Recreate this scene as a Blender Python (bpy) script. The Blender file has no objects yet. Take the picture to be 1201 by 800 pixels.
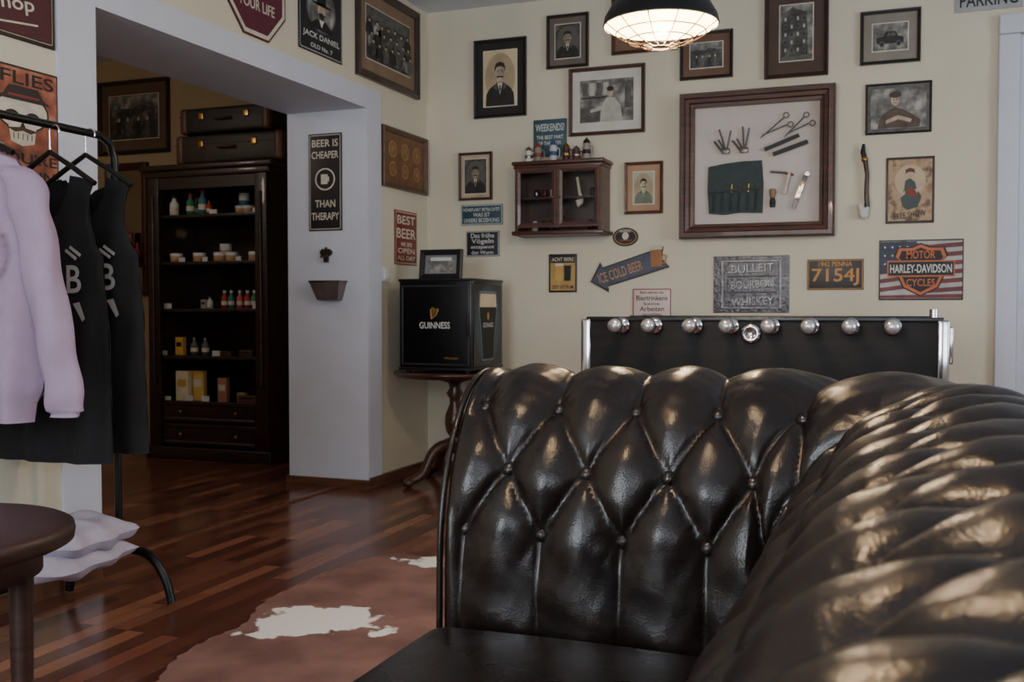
import bpy, bmesh, math, random
from mathutils import Vector, Matrix
random.seed(7)
pi=math.pi
# ------------------------------------------------------------ camera
YAW=math.radians(20.94); PITCH=math.radians(1.81); H=1.0; FP=1201.0
cam_d=bpy.data.cameras.new('camera'); cam=bpy.data.objects.new('camera',cam_d)
bpy.context.scene.collection.objects.link(cam)
cam.location=(0,0,H); cam.rotation_euler=(pi/2-PITCH,0,YAW)
cam_d.lens=36; cam_d.sensor_width=36; cam_d.clip_start=.02
cam_d.dof.use_dof=True; cam_d.dof.focus_distance=2.5; cam_d.dof.aperture_fstop=9
bpy.context.scene.camera=cam
RM=Matrix.Rotation(YAW,3,'Z')@Matrix.Rotation(pi/2-PITCH,3,'X')
def ray(px,py): return RM@Vector(((px-600.5)/FP,-(py-400)/FP,-1))
def onY(px,py,Y):
    r=ray(px,py); t=Y/r.y; return r.x*t, H+r.z*t
def onX(px,py,X):
    r=ray(px,py); t=X/r.x; return r.y*t, H+r.z*t
def onZ(px,py,Z=0):
    r=ray(px,py); t=(Z-H)/r.z; return r.x*t, r.y*t
XL=-2.77; YB=5.77; CEIL=2.82; JY=5.0; TH=.49

# ------------------------------------------------------------ materials
def lin(c):
    return tuple(((v/255)/12.92 if v/255<=.04045 else ((v/255+.055)/1.055)**2.4) for v in c)
MC={}
def mat(name,col,rough=.5,metal=0,var=.12,vs=8,bump=0,bs=60,emit=0,coat=0,spec=.5,stretch=None,alpha=1):
    if name in MC: return MC[name]
    m=bpy.data.materials.new(name); m.use_nodes=True; nt=m.node_tree; N=nt.nodes; L=nt.links
    p=N['Principled BSDF']; c=lin(col)
    tc=N.new('ShaderNodeTexCoord'); src=tc.outputs['Object']
    if stretch:
        mp=N.new('ShaderNodeMapping'); mp.inputs['Scale'].default_value=stretch; L.new(src,mp.inputs[0]); src=mp.outputs[0]
    n=N.new('ShaderNodeTexNoise'); n.inputs['Scale'].default_value=vs; n.inputs['Detail'].default_value=5
    L.new(src,n.inputs['Vector'])
    r=N.new('ShaderNodeValToRGB'); r.color_ramp.elements[0].position=.3; r.color_ramp.elements[1].position=.7
    r.color_ramp.elements[0].color=(*[v*(1-var) for v in c],1); r.color_ramp.elements[1].color=(*[min(1,v*(1+var)) for v in c],1)
    L.new(n.outputs['Fac'],r.inputs[0]); L.new(r.outputs[0],p.inputs['Base Color'])
    p.inputs['Roughness'].default_value=rough; p.inputs['Metallic'].default_value=metal
    p.inputs['Coat Weight'].default_value=coat; p.inputs['Specular IOR Level'].default_value=spec
    p.inputs['Alpha'].default_value=alpha
    if emit:
        p.inputs['Emission Color'].default_value=(*c,1); p.inputs['Emission Strength'].default_value=emit
    if bump:
        n2=N.new('ShaderNodeTexNoise'); n2.inputs['Scale'].default_value=bs; n2.inputs['Detail'].default_value=4
        L.new(src,n2.inputs['Vector'])
        bp=N.new('ShaderNodeBump'); bp.inputs['Strength'].default_value=bump; bp.inputs['Distance'].default_value=.01
        L.new(n2.outputs['Fac'],bp.inputs['Height']); L.new(bp.outputs[0],p.inputs['Normal'])
    MC[name]=m; return m
def colr(c,rough=.55,**k): return mat('paint_%d_%d_%d'%tuple(c)+('_%d'%int(rough*100)),c,rough,**k)

def ramp_mat(name,scale,stops,rough=.5,detail=6,dist=0):
    m=bpy.data.materials.new(name); m.use_nodes=True; nt=m.node_tree; N=nt.nodes; L=nt.links
    p=N['Principled BSDF']; tc=N.new('ShaderNodeTexCoord'); n=N.new('ShaderNodeTexNoise')
    n.inputs['Scale'].default_value=scale; n.inputs['Detail'].default_value=detail; n.inputs['Distortion'].default_value=dist
    L.new(tc.outputs['Object'],n.inputs['Vector']); r=N.new('ShaderNodeValToRGB')
    e=r.color_ramp.elements
    while len(e)<len(stops): e.new(.5)
    for i,(ps,c) in enumerate(stops): e[i].position=ps; e[i].color=(*lin(c),1)
    L.new(n.outputs['Fac'],r.inputs[0]); L.new(r.outputs[0],p.inputs['Base Color']); p.inputs['Roughness'].default_value=rough
    return m
bw=ramp_mat('photo_print_grey',16,[(.32,(58,57,55)),(.5,(112,110,105)),(.68,(172,169,161))],detail=6)
bwd=ramp_mat('photo_print_dark',15,[(.32,(28,28,28)),(.52,(60,59,56)),(.7,(112,109,102))],detail=6)
gold=ramp_mat('gold_relief',30,[(.35,(70,48,28)),(.55,(140,100,58)),(.7,(190,150,95))])
redt=ramp_mat('aged_tin_orange',14,[(.35,(104,54,40)),(.55,(154,84,60)),(.7,(180,126,98))])
steel_emb=mat('embossed_tin',(112,112,116),.4,.8,.3,14,.8,60)
def wood(name,col,rough=.35,st=(1,1,12),vs=6,coat=.2): return mat(name,col,rough,0,.45,vs,.08,40,coat=coat,stretch=st)
wood_dk=wood('dark_walnut',(48,27,20)); wood_fr=wood('mahogany_frame',(68,33,24),.42,coat=.1)
wood_cab=wood('cabinet_wood',(44,27,20),.4); wood_tbl=wood('pedestal_wood',(66,38,28),.3)
black=mat('black_lacquer',(14,14,15),.3,0,.2); blackm=mat('black_metal',(16,16,17),.35,.3,.2)
chrome=mat('chrome',(205,205,210),.12,1,.05); steel=mat('brushed_steel',(150,150,155),.3,1,.1)
white_p=mat('white_paint',(202,206,218),.6,0,.03,6,.06,90)
brass=mat('brass',(170,130,70),.3,1,.15)
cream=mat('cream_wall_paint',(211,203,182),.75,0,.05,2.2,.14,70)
ceil_m=mat('ceiling_paint',(214,220,230),.8,0,.03,3,.05,60)
def glass_mat():
    m=bpy.data.materials.new('clear_glass'); m.use_nodes=True; nt=m.node_tree; N=nt.nodes; L=nt.links
    N.remove(N['Principled BSDF']); o=N['Material Output']; t=N.new('ShaderNodeBsdfTransparent'); g=N.new('ShaderNodeBsdfGlossy')
    g.inputs['Roughness'].default_value=.05; mx=N.new('ShaderNodeMixShader'); fr=N.new('ShaderNodeFresnel'); fr.inputs[0].default_value=1.35
    L.new(fr.outputs[0],mx.inputs[0]); L.new(t.outputs[0],mx.inputs[1]); L.new(g.outputs[0],mx.inputs[2]); L.new(mx.outputs[0],o.inputs[0]); return m
glass=glass_mat()
def leather():
    m=bpy.data.materials.new('tufted_leather'); m.use_nodes=True; nt=m.node_tree; N=nt.nodes; L=nt.links
    p=N['Principled BSDF']; tc=N.new('ShaderNodeTexCoord')
    n=N.new('ShaderNodeTexNoise'); n.inputs['Scale'].default_value=7; n.inputs['Detail'].default_value=6; L.new(tc.outputs['Object'],n.inputs['Vector'])
    r=N.new('ShaderNodeValToRGB'); r.color_ramp.elements[0].position=.3; r.color_ramp.elements[1].position=.75
    r.color_ramp.elements[0].color=(*lin((17,12,11)),1); r.color_ramp.elements[1].color=(*lin((31,21,18)),1)
    L.new(n.outputs['Fac'],r.inputs[0]); L.new(r.outputs[0],p.inputs['Base Color'])
    rr=N.new('ShaderNodeMapRange'); rr.inputs['To Min'].default_value=.20; rr.inputs['To Max'].default_value=.36; L.new(n.outputs['Fac'],rr.inputs['Value']); L.new(rr.outputs[0],p.inputs['Roughness'])
    v=N.new('ShaderNodeTexVoronoi'); v.inputs['Scale'].default_value=330; L.new(tc.outputs['Object'],v.inputs['Vector'])
    n2=N.new('ShaderNodeTexNoise'); n2.inputs['Scale'].default_value=20; n2.inputs['Detail'].default_value=5; n2.inputs['Distortion'].default_value=.5; L.new(tc.outputs['Object'],n2.inputs['Vector'])
    b1=N.new('ShaderNodeBump'); b1.inputs['Strength'].default_value=.14; b1.inputs['Distance'].default_value=.002; L.new(v.outputs['Distance'],b1.inputs['Height'])
    b2=N.new('ShaderNodeBump'); b2.inputs['Strength'].default_value=.13; b2.inputs['Distance'].default_value=.01; L.new(n2.outputs['Fac'],b2.inputs['Height']); L.new(b1.outputs[0],b2.inputs['Normal'])
    L.new(b2.outputs[0],p.inputs['Normal']); p.inputs['Specular IOR Level'].default_value=.5
    return m
leath=leather()

# ------------------------------------------------------------ builder
class B:
    def __init__(s,name): s.name=name; s.V=[];s.F=[];s.MI=[];s.SM=[];s.mats=[];s.mx=None
    def add(s,vs,fs,m,smooth=False):
        if m not in s.mats: s.mats.append(m)
        i=s.mats.index(m); o=len(s.V)
        for v in vs:
            v=Vector(v)
            if s.mx is not None: v=s.mx@v
            s.V.append(tuple(v))
        for f in fs: s.F.append(tuple(o+k for k in f)); s.MI.append(i); s.SM.append(smooth)
    def box(s,c,d,m,r=0,crown=0,sub=1):
        h=[x/2 for x in d]; r=min(r,min(h)*.98)
        if r<=0:
            vs=[(c[0]+a*h[0],c[1]+b*h[1],c[2]+e*h[2]) for a in(-1,1) for b in(-1,1) for e in(-1,1)]
            s.add(vs,[(0,1,3,2),(4,6,7,5),(0,4,5,1),(2,3,7,6),(0,2,6,4),(1,5,7,3)],m); return
        def coords(hh):
            a=[-hh,-hh+.12*r,-hh+.45*r,-hh+r]; mid=[-hh+r+(2*hh-2*r)*k/sub for k in range(1,sub)]
            return a+mid+[-x for x in reversed(a)]
        C=[coords(x) for x in h]
        for ax in range(3):
            u,w=[k for k in range(3) if k!=ax]
            for sg in(-1,1):
                vs=[];nu=len(C[u]);nw=len(C[w])
                for a in C[u]:
                    for b in C[w]:
                        p=[0,0,0];p[ax]=sg*h[ax];p[u]=a;p[w]=b
                        q=[max(-h[k]+r,min(h[k]-r,p[k])) for k in range(3)]
                        dv=Vector(p)-Vector(q); dv=dv.normalized()*r if dv.length>0 else dv
                        q=Vector(q)+dv
                        if crown and q.z>0: q.z+=crown*(1-(q.x/h[0])**2)*(1-(q.y/h[1])**2)
                        vs.append((c[0]+q.x,c[1]+q.y,c[2]+q.z))
                fs=[(i*nw+j,i*nw+j+1,(i+1)*nw+j+1,(i+1)*nw+j) for i in range(nu-1) for j in range(nw-1)]
                s.add(vs,fs,m,True)
    def tube(s,pts,r,m,n=8,closed=False,cap=True):
        pts=[Vector(p) for p in pts]; k=len(pts); rs=r if isinstance(r,(list,tuple)) else [r]*k
        vs=[];prev=None
        for i,p in enumerate(pts):
            a=pts[(i-1)%k] if (closed or i>0) else p; b=pts[(i+1)%k] if (closed or i<k-1) else p
            t=(b-a).normalized()
            if prev is None:
                up=Vector((0,0,1)) if abs(t.z)<.9 else Vector((1,0,0)); e=t.cross(up).normalized()
            else: e=(prev-t*prev.dot(t)).normalized()
            prev=e; f=t.cross(e)
            for j in range(n):
                an=2*pi*j/n; vs.append(p+(e*math.cos(an)+f*math.sin(an))*rs[i])
        fs=[]
        for i in range(k if closed else k-1):
            i2=(i+1)%k
            for j in range(n): fs.append((i*n+j,i*n+(j+1)%n,i2*n+(j+1)%n,i2*n+j))
        s.add(vs,fs,m,True)
        if cap and not closed:
            s.add(vs[:n],[tuple(range(n))],m); s.add(vs[-n:],[tuple(range(n))],m)
    def cyl(s,a,b,r,m,n=20): s.tube([a,b],r,m,n)
    def lathe(s,prof,m,o=(0,0,0),n=32,sx=1,sy=1):
        vs=[];k=len(prof)
        for (r,z) in prof:
            for j in range(n): a=2*pi*j/n; vs.append((o[0]+r*math.cos(a)*sx,o[1]+r*math.sin(a)*sy,o[2]+z))
        fs=[(i*n+j,i*n+(j+1)%n,(i+1)*n+(j+1)%n,(i+1)*n+j) for i in range(k-1) for j in range(n)]
        s.add(vs,fs,m,True)
    def sph(s,c,r,m,n=16):
        if not isinstance(r,(tuple,list)): r=(r,r,r)
        k=n//2; pr=[(max(1e-5,math.sin(pi*i/k)),-math.cos(pi*i/k)) for i in range(k+1)]
        vs=[]
        for (q,z) in pr:
            for j in range(n): a=2*pi*j/n; vs.append((c[0]+q*math.cos(a)*r[0],c[1]+q*math.sin(a)*r[1],c[2]+z*r[2]))
        fs=[(i*n+j,i*n+(j+1)%n,(i+1)*n+(j+1)%n,(i+1)*n+j) for i in range(k) for j in range(n)]
        s.add(vs,fs,m,True)
    def poly(s,pts,y,m,th=0):
        n=len(pts); vs=[(p[0],y,p[1]) for p in pts]
        s.add(vs,[tuple(range(n))],m)
        if th:
            vb=[(p[0],y+th,p[1]) for p in pts]
            s.add(vs+vb,[(i,(i+1)%n,n+(i+1)%n,n+i) for i in range(n)],m)
            s.add(vb,[tuple(range(n))],m)
    def rect(s,cx,cz,w,h,y,m,th=0,rot=0):
        c,q=math.cos(rot),math.sin(rot)
        s.poly([(cx+a*w/2*c-b*h/2*q,cz+a*w/2*q+b*h/2*c) for a,b in((-1,-1),(1,-1),(1,1),(-1,1))],y,m,th)
    def ell(s,cx,cz,rx,rz,y,m,th=0,n=24):
        s.poly([(cx+rx*math.cos(2*pi*i/n),cz+rz*math.sin(2*pi*i/n)) for i in range(n)],y,m,th)
    def text(s,body,cx,cz,w,h,y,m,rot=0,ext=.0008):
        vs,fs=textmesh(body)
        x0=min(v[0] for v in vs);x1=max(v[0] for v in vs);y0=min(v[1] for v in vs);y1=max(v[1] for v in vs)
        c,q=math.cos(rot),math.sin(rot);out=[]
        for v in vs:
            a=((v[0]-x0)/(x1-x0)-.5)*w; b=((v[1]-y0)/(y1-y0)-.5)*h
            out.append((cx+a*c-b*q,y,cz+a*q+b*c))
        s.add(out,fs,m)
    def frame(s,w,h,prof,m,cx=0,cz=0):
        vs=[]
        for(o,y) in prof:
            for a,b in((-1,-1),(1,-1),(1,1),(-1,1)): vs.append((cx+a*(w/2-o),y,cz+b*(h/2-o)))
        fs=[(i*4+j,i*4+(j+1)%4,i*4+4+(j+1)%4,i*4+4+j) for i in range(len(prof)-1) for j in range(4)]
        s.add(vs,fs,m)
    def done(s,loc=(0,0,0),rz=0,parent=None,name=None,recalc=True):
        me=bpy.data.meshes.new(name or s.name); me.from_pydata(s.V,[],s.F)
        for m in s.mats: me.materials.append(m)
        me.polygons.foreach_set('material_index',s.MI); me.polygons.foreach_set('use_smooth',s.SM)
        if recalc:
            bm=bmesh.new(); bm.from_mesh(me); bmesh.ops.recalc_face_normals(bm,faces=bm.faces); bm.to_mesh(me); bm.free()
        me.update()
        o=bpy.data.objects.new(name or s.name,me); bpy.context.scene.collection.objects.link(o)
        o.location=loc; o.rotation_euler=(0,0,rz)
        if parent: o.parent=parent
        return o
TC={}
def textmesh(body):
    if body in TC: return TC[body]
    cu=bpy.data.curves.new('tmp','FONT'); cu.body=body; cu.align_x='CENTER'; cu.resolution_u=3; cu.offset=.012
    o=bpy.data.objects.new('tmp',cu); bpy.context.scene.collection.objects.link(o)
    dg=bpy.context.evaluated_depsgraph_get(); dg.update()
    me=bpy.data.meshes.new_from_object(o.evaluated_get(dg))
    r=([tuple(v.co) for v in me.vertices],[tuple(p.vertices) for p in me.polygons])
    bpy.data.objects.remove(o); bpy.data.curves.remove(cu); bpy.data.meshes.remove(me)
    TC[body]=r; return r
def empty(name,loc=(0,0,0),rz=0):
    e=bpy.data.objects.new(name,None); bpy.context.scene.collection.objects.link(e); e.location=loc; e.rotation_euler=(0,0,rz); return e
def sm(x): x=max(0,min(1,x)); return x*x*(3-2*x)

# ------------------------------------------------------------ room shell
def floor_mat():
    m=bpy.data.materials.new('laminate_floor'); m.use_nodes=True; nt=m.node_tree; N=nt.nodes; L=nt.links
    p=N['Principled BSDF']; tc=N.new('ShaderNodeTexCoord'); sx=N.new('ShaderNodeSeparateXYZ'); cx=N.new('ShaderNodeCombineXYZ')
    L.new(tc.outputs['Object'],sx.inputs[0]); L.new(sx.outputs[1],cx.inputs[0]); L.new(sx.outputs[0],cx.inputs[1])
    br=N.new('ShaderNodeTexBrick'); L.new(cx.outputs[0],br.inputs['Vector'])
    br.inputs['Color1'].default_value=(0,0,0,1); br.inputs['Color2'].default_value=(1,1,1,1); br.inputs['Mortar'].default_value=(.0,.0,.0,1)
    br.inputs['Scale'].default_value=1; br.inputs['Brick Width'].default_value=.42; br.inputs['Row Height'].default_value=.066
    br.inputs['Mortar Size'].default_value=.0012; br.offset=.37; br.offset_frequency=3
    r=N.new('ShaderNodeValToRGB'); e=r.color_ramp.elements
    for ps in(.2,.35,.5,.65,.8): e.new(ps)
    cols=[(74,43,36),(112,66,52),(86,50,41),(124,76,60),(80,46,38),(146,96,74),(98,58,46)]
    for i,c in enumerate(cols): e[i].position=[0,.2,.35,.5,.65,.8,.95][i]; e[i].color=(*lin(c),1)
    L.new(br.outputs['Color'],r.inputs[0])
    mp=N.new('ShaderNodeMapping'); mp.inputs['Scale'].default_value=(3,60,1); L.new(cx.outputs[0],mp.inputs[0])
    n=N.new('ShaderNodeTexNoise'); n.inputs['Scale'].default_value=1; n.inputs['Detail'].default_value=6; L.new(mp.outputs[0],n.inputs['Vector'])
    mr=N.new('ShaderNodeMapRange'); mr.inputs['To Min'].default_value=.78; mr.inputs['To Max'].default_value=1.25; L.new(n.outputs['Fac'],mr.inputs['Value'])
    mm=N.new('ShaderNodeVectorMath'); mm.operation='SCALE'; L.new(r.outputs[0],mm.inputs[0]); L.new(mr.outputs[0],mm.inputs['Scale'])
    L.new(mm.outputs[0],p.inputs['Base Color']); p.inputs['Roughness'].default_value=.2
    bp=N.new('ShaderNodeBump'); bp.inputs['Strength'].default_value=.15; bp.inputs['Distance'].default_value=.002; bp.invert=True
    L.new(br.outputs['Fac'],bp.inputs['Height']); L.new(bp.outputs[0],p.inputs['Normal'])
    return m
b=B('floor'); b.box((-2.0,2.0,-.05),(10,9,.1),floor_mat()); b.done()
b=B('ceiling'); b.box((-2.0,2.0,CEIL+.05),(10,9,.1),ceil_m); b.done()
b=B('wall_back'); b.box((.02,YB+.15,CEIL/2),(5.6,.3,CEIL),cream); b.done()
OY0,OY1,OZ=2.96,JY,2.11
b=B('wall_left')
XC=XL-TH/2
b.box((XC,(OY0-2.2)/2,CEIL/2),(TH,OY0+2.2,CEIL),cream)
b.box((XC,(OY1+YB+.3)/2,CEIL/2),(TH,YB+.3-OY1,CEIL),cream)
b.box((XC,(OY0+OY1)/2,(OZ+CEIL)/2),(TH,OY1-OY0,CEIL-OZ),cream)
b.done()
b=B('trim_1'); t=.012
b.box((XC,OY1-t/2,OZ/2),(TH+.02,t,OZ),white_p); b.box((XC,OY0+t/2,OZ/2),(TH+.02,t,OZ),white_p)
b.box((XC,(OY0+OY1)/2,OZ-t/2),(TH+.02,OY1-OY0-.025,t),white_p)
b.box((XL+.005,OY1+.075,(OZ+.1)/2),(.012,.15,OZ+.1),white_p); b.box((XL+.005,OY0-.085,(OZ+.1)/2),(.012,.17,OZ+.1),white_p)
b.box((XL+.005,(OY0+OY1)/2,OZ+.05),(.0118,OY1-OY0,.1),white_p)
b.done()
b=B('trim_2'); b.box((-2.95,(OY0+OY1)/2,.004),(.035,OY1-OY0-.05,.008),mat('threshold_strip',(120,80,60),.35,.4)); b.done()
bbw=wood('baseboard_wood',(96,62,44),.4)
b=B('baseboard_left'); b.box((XL+.012,(OY1+.0+YB)/2,.03),(.022,YB-OY1,.06),bbw); b.box((XC,OY1-.022,.025),(TH+.04,.02,.05),bbw)
b.box((XL+.012,(-2+OY0)/2,.03),(.022,OY0+2,.06),bbw); b.done()
b=B('baseboard_back'); b.box((-1.2,YB-.011,.03),(3.05,.022,.06),bbw); b.done()
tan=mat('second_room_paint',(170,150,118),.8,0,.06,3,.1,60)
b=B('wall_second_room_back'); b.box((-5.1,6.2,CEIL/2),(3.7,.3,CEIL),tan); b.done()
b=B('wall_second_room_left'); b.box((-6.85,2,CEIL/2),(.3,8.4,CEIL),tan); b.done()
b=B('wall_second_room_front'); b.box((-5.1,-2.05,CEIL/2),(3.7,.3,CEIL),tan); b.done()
def wall_holes(name,axis,pos,u0,u1,holes,m,th=.3):
    b=B(name); us=sorted({u0,u1}|{h[0] for h in holes}|{h[1] for h in holes}); zs=sorted({0,CEIL}|{h[2] for h in holes}|{h[3] for h in holes})
    for a,c in zip(us,us[1:]):
        for z0,z1 in zip(zs,zs[1:]):
            um=(a+c)/2;zm=(z0+z1)/2
            if any(h[0]<um<h[1] and h[2]<zm<h[3] for h in holes): continue
            if axis=='y': b.box((um,pos,zm),(c-a,th,z1-z0),m)
            else: b.box((pos,um,zm),(th,c-a,z1-z0),m)
    b.done()
RH=[(-2.3,-.5,.7,2.45),(.3,2.1,.7,2.45)]; SH=[(-.6,1.2,.8,2.45),(2.4,4.0,.8,2.45)]
wall_holes('wall_rear','y',-2.15,-2.77,2.82,RH,cream); wall_holes('wall_right','x',2.95,-2.3,6.07,SH,cream)
def window(name,axis,pos,h):
    b=B(name); w=h[1]-h[0];hh=h[3]-h[2]
    b.frame(w,hh,[(0,.04),(0,-.04),(.07,-.04),(.07,.04)],white_p); b.box((0,0,0),(.08,.06,hh-.1),white_p); b.box((0,0,hh*.2),(w-.1,.05,.06),white_p)
    b.rect(0,0,w-.1,hh-.1,.01,glass)
    c=((h[0]+h[1])/2,(h[2]+h[3])/2)
    b.done((c[0],pos,c[1]) if axis=='y' else (pos,c[0],c[1]),pi if axis=='y' else -pi/2)
    return c,w,hh
def area(name,loc,rot,sx,sy,e,col):
    l=bpy.data.lights.new(name,'AREA'); l.shape='RECTANGLE'; l.size=sx; l.size_y=sy; l.energy=e; l.color=col
    o=bpy.data.objects.new(name,l); bpy.context.scene.collection.objects.link(o); o.location=loc; o.rotation_euler=rot
DAY=(.86,.93,1.0)
for i,h in enumerate(RH):
    c,w,hh=window('window_%d'%(i+1),'y',-2.15,h); area('daylight_rear_%d'%i,(c[0],-2.28,c[1]),(pi/2,0,0),w,hh,[130,66][i],DAY)
for i,h in enumerate(SH):
    c,w,hh=window('window_%d'%(i+3),'x',2.95,h); area('daylight_right_%d'%i,(3.08,c[0],c[1]),(pi/2,0,pi/2),w,hh,[12,75][i],DAY)
w=bpy.data.worlds.new('world'); bpy.context.scene.world=w; w.use_nodes=True
w.node_tree.nodes['Background'].inputs[0].default_value=(.6,.72,.9,1); w.node_tree.nodes['Background'].inputs[1].default_value=.5

b=B('door_1'); dx0,_=onY(1168,250,YB); 
b.box((dx0+.05,YB-.021,1.19),(.10,.04,2.378),white_p,.008); b.box((dx0+1.05,YB-.021,1.19),(.10,.04,2.378),white_p,.008); b.box((dx0+.55,YB-.023,2.43),(1.1,.044,.10),white_p,.008)
b.box((dx0+.55,YB-.013,1.185),(.9,.02,2.37),white_p,.004)
for z,hh in((.5,.7),(1.25,.6),(2.0,.55)): b.frame(.66,hh,[(0,YB-.022),(0,YB-.034),(.03,YB-.034),(.05,YB-.022)],white_p,dx0+.55,z)
b.box((dx0+.17,YB-.03,1.0),(.04,.015,.22),blackm,.005); b.tube([(dx0+.17,YB-.035,1.04),(dx0+.17,YB-.085,1.04),(dx0+.19,YB-.09,1.04),(dx0+.29,YB-.09,1.04)],.009,blackm)
b.done()

# ------------------------------------------------------------ sofa
def catmull(P,n=10):
    out=[]
    for i in range(len(P)-1):
        p0=Vector(P[max(i-1,0)]);p1=Vector(P[i]);p2=Vector(P[i+1]);p3=Vector(P[min(i+2,len(P)-1)])
        for k in range(n):
            t=k/n; out.append(.5*((2*p1)+(-p0+p2)*t+(2*p0-5*p1+4*p2-p3)*t*t+(-p0+3*p1-3*p2+p3)*t**3))
    out.append(Vector(P[-1])); return out
def build_sofa():
    root=empty('leather_sofa',(0,0,0))
    X0,Y1,XB,Y0=-.783,1.68,-.188,-.22; R=.05; su=.148; u0=.184; SB=.22
    ctrl=[(0,.34),(0,.45),(.006,.60),(.038,.717),(.098,.812),(.16,.864),(.235,.885),(.30,.866),(.345,.81),(.345,.74),(.30,.69),(.262,.665)]
    pr=catmull(ctrl,11)
    ntuft=len(pr)
    pr+= [Vector((.262,.665-(.585)*k/8)) for k in range(1,9)]
    arc=[0]
    for a,c in zip(pr,pr[1:]): arc.append(arc[-1]+(c-a).length)
    def vz(z):
        for i in range(75):
            if pr[i].y<=z<pr[i+1].y: return arc[i]+(arc[i+1]-arc[i])*(z-pr[i].y)/(pr[i+1].y-pr[i].y)
    r0,r1,r2=vz(.60),vz(.715),vz(.828)
    r3=r2+.135
    RV=[r0,r1,r2,r3]
    vend=arc[ntuft-1]
    def kof(v):
        if v<r1: return (v-r0)/(r1-r0)
        if v<r2: return 1+(v-r1)/(r2-r1)
        return 2+(v-r2)/(r3-r2)
    LA=XB-R-X0; LB=(Y1-R)-(Y0+R); LC=2*su
    segs=[LA,LC,LB,LC,LA]; T=sum(segs)
    def path(u):
        if u<LA: return X0+u,Y1,0,1,1,0
        u-=LA
        if u<LC:
            a=u/LC*pi/2; c=(XB-R,Y1-R); return c[0]+R*math.sin(a),c[1]+R*math.cos(a),math.sin(a),math.cos(a),1+SB*(.5-.5*math.cos(u/LC*pi)),1
        u-=LC
        if u<LB: return XB,Y1-R-u,1,0,1+SB,0
        u-=LB
        if u<LC:
            a=u/LC*pi/2; c=(XB-R,Y0+R); return c[0]+R*math.cos(a),c[1]-R*math.sin(a),math.cos(a),-math.sin(a),1+SB-SB*(.5-.5*math.cos(u/LC*pi)),1
        u-=LC; return XB-R-u,Y0,0,-1,1,0
    nrm=[]
    for i in range(len(pr)):
        t=(pr[min(i+1,len(pr)-1)]-pr[max(i-1,0)]).normalized(); nrm.append((-t.y,t.x))
    def dia(w,k):
        a=abs(math.sin(pi*(w-k/2))); c=abs(math.sin(pi*(w+k/2))); return .027*((a*c)**.55-.68)-.0055*math.exp(-min(a,c)/.09)
    def strip(w,q,A2):
        a=abs(math.sin(pi*w)); return (.027-A2*q)*(a-.68)-.0055*(1-.45*q)*math.exp(-a/.09)
    def backness(u):
        return sm((u-LA-LC*.6)/(LC*.5))*sm((LA+LC+LB+LC*.4-u)/(LC*.5))
    def disp(u,v):
        if v>=vend: return 0
        k=kof(v); w=(u-u0)/su; bk=backness(u)
        if k<0: d=strip(w,sm(-k),.017)
        elif k<=2: d=dia(w,k)
        else:
            d=strip(w,sm((k-2)/1.2),.007)
            if bk>0:
                d2=dia(w,k) if k<=3 else strip(w+.5,sm((k-3)/1.2),.007)
                d=d*(1-bk)+d2*bk
        for kk in (0,1,2,3):
            if kk==3 and bk<.9: continue
            i=round(w-kk/2); du=(u-(u0+(i+kk/2)*su)); dv=v-RV[kk]
            q=math.sqrt(du*du+dv*dv)
            if q<.08:
                d-=.010*math.exp(-q/.016)
                an=math.atan2(dv,du); d+=.0018*math.sin(an*9+kk+i)*math.exp(-((q-.028)/.016)**2)
        d+=.0022*math.sin(u*37+v*21)*math.sin(v*45-u*13)+.0007*math.sin(u*110+v*63)*math.sin(v*131-u*47)
        return d*sm((vend-v)/.05)
    ds=.0052; n=int(T/ds); b=B('upholstery'); vs=[]; m=len(pr)
    for i in range(n+1):
        u=T*i/n; x,y,nx,ny,sc,_=path(min(u,T-1e-6)); ee=min(u,T-u); ed=sm(ee/.05)
        ins=0
        if ee<.022: ins=.022-math.sqrt(max(0,.022**2-(.022-ee)**2))
        for j in range(m):
            d=disp(u,arc[j])*ed-ins
            if arc[j]>=vend: d=-ins*.5
            o=pr[j].x*sc+nrm[j][0]*d; z=pr[j].y+nrm[j][1]*d
            vs.append((x+nx*o,y+ny*o,z))
    fs=[(i*m+j,i*m+j+1,(i+1)*m+j+1,(i+1)*m+j) for i in range(n) for j in range(m-1)]
    b.add(vs,fs,leath,True)
    for i in(0,n):
        ring=vs[i*m:(i+1)*m]; base=ring[0]
        b.add(ring+[(base[0],base[1],.08)],[tuple(range(m+1))],leath)
        x,y,nx,ny,sc,_=path(0 if i==0 else T-1e-6)
        loop=[(x-.004,y+ny*(pr[j].x-nrm[j][0]*.006-.0),pr[j].y-nrm[j][1]*.01) for j in range(0,ntuft,2)]
        b.tube(loop,.006,leath,6)
    b.done(parent=root)
    b=B('buttons')
    for kk,rv in enumerate(RV):
        for i in range(-3,int(T/su)+2):
            u=u0+(i+kk/2)*su
            if u<.03 or u>T-.03: continue
            if kk==3 and backness(u)<.9: continue
            x,y,nx,ny,sc,_=path(u); j=min(range(m),key=lambda q:abs(arc[q]-rv)); d=disp(u,rv)+.008
            o=pr[j].x*sc+nrm[j][0]*d; z=pr[j].y+nrm[j][1]*d
            N3=Vector((nx*nrm[j][0],ny*nrm[j][0],nrm[j][1]))
            q=N3.to_track_quat('Z','Y').to_matrix().to_4x4()
            b.mx=Matrix.Translation((x+nx*o,y+ny*o,z))@q; b.sph((0,0,0),(.0135,.0135,.009),leath,16)
    b.done(parent=root)
    L3=(Y1-Y0-.03)/3
    for k in range(3):
        yc=Y1-.012-L3*(k+.5); b=B('seat_cushion_%d'%(k+1)); b.box(((X0+XB)/2-.01,yc,.365),(XB-X0+.0,L3-.008,.15),leath,.045,.022,6)
        b.done(parent=root)
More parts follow.
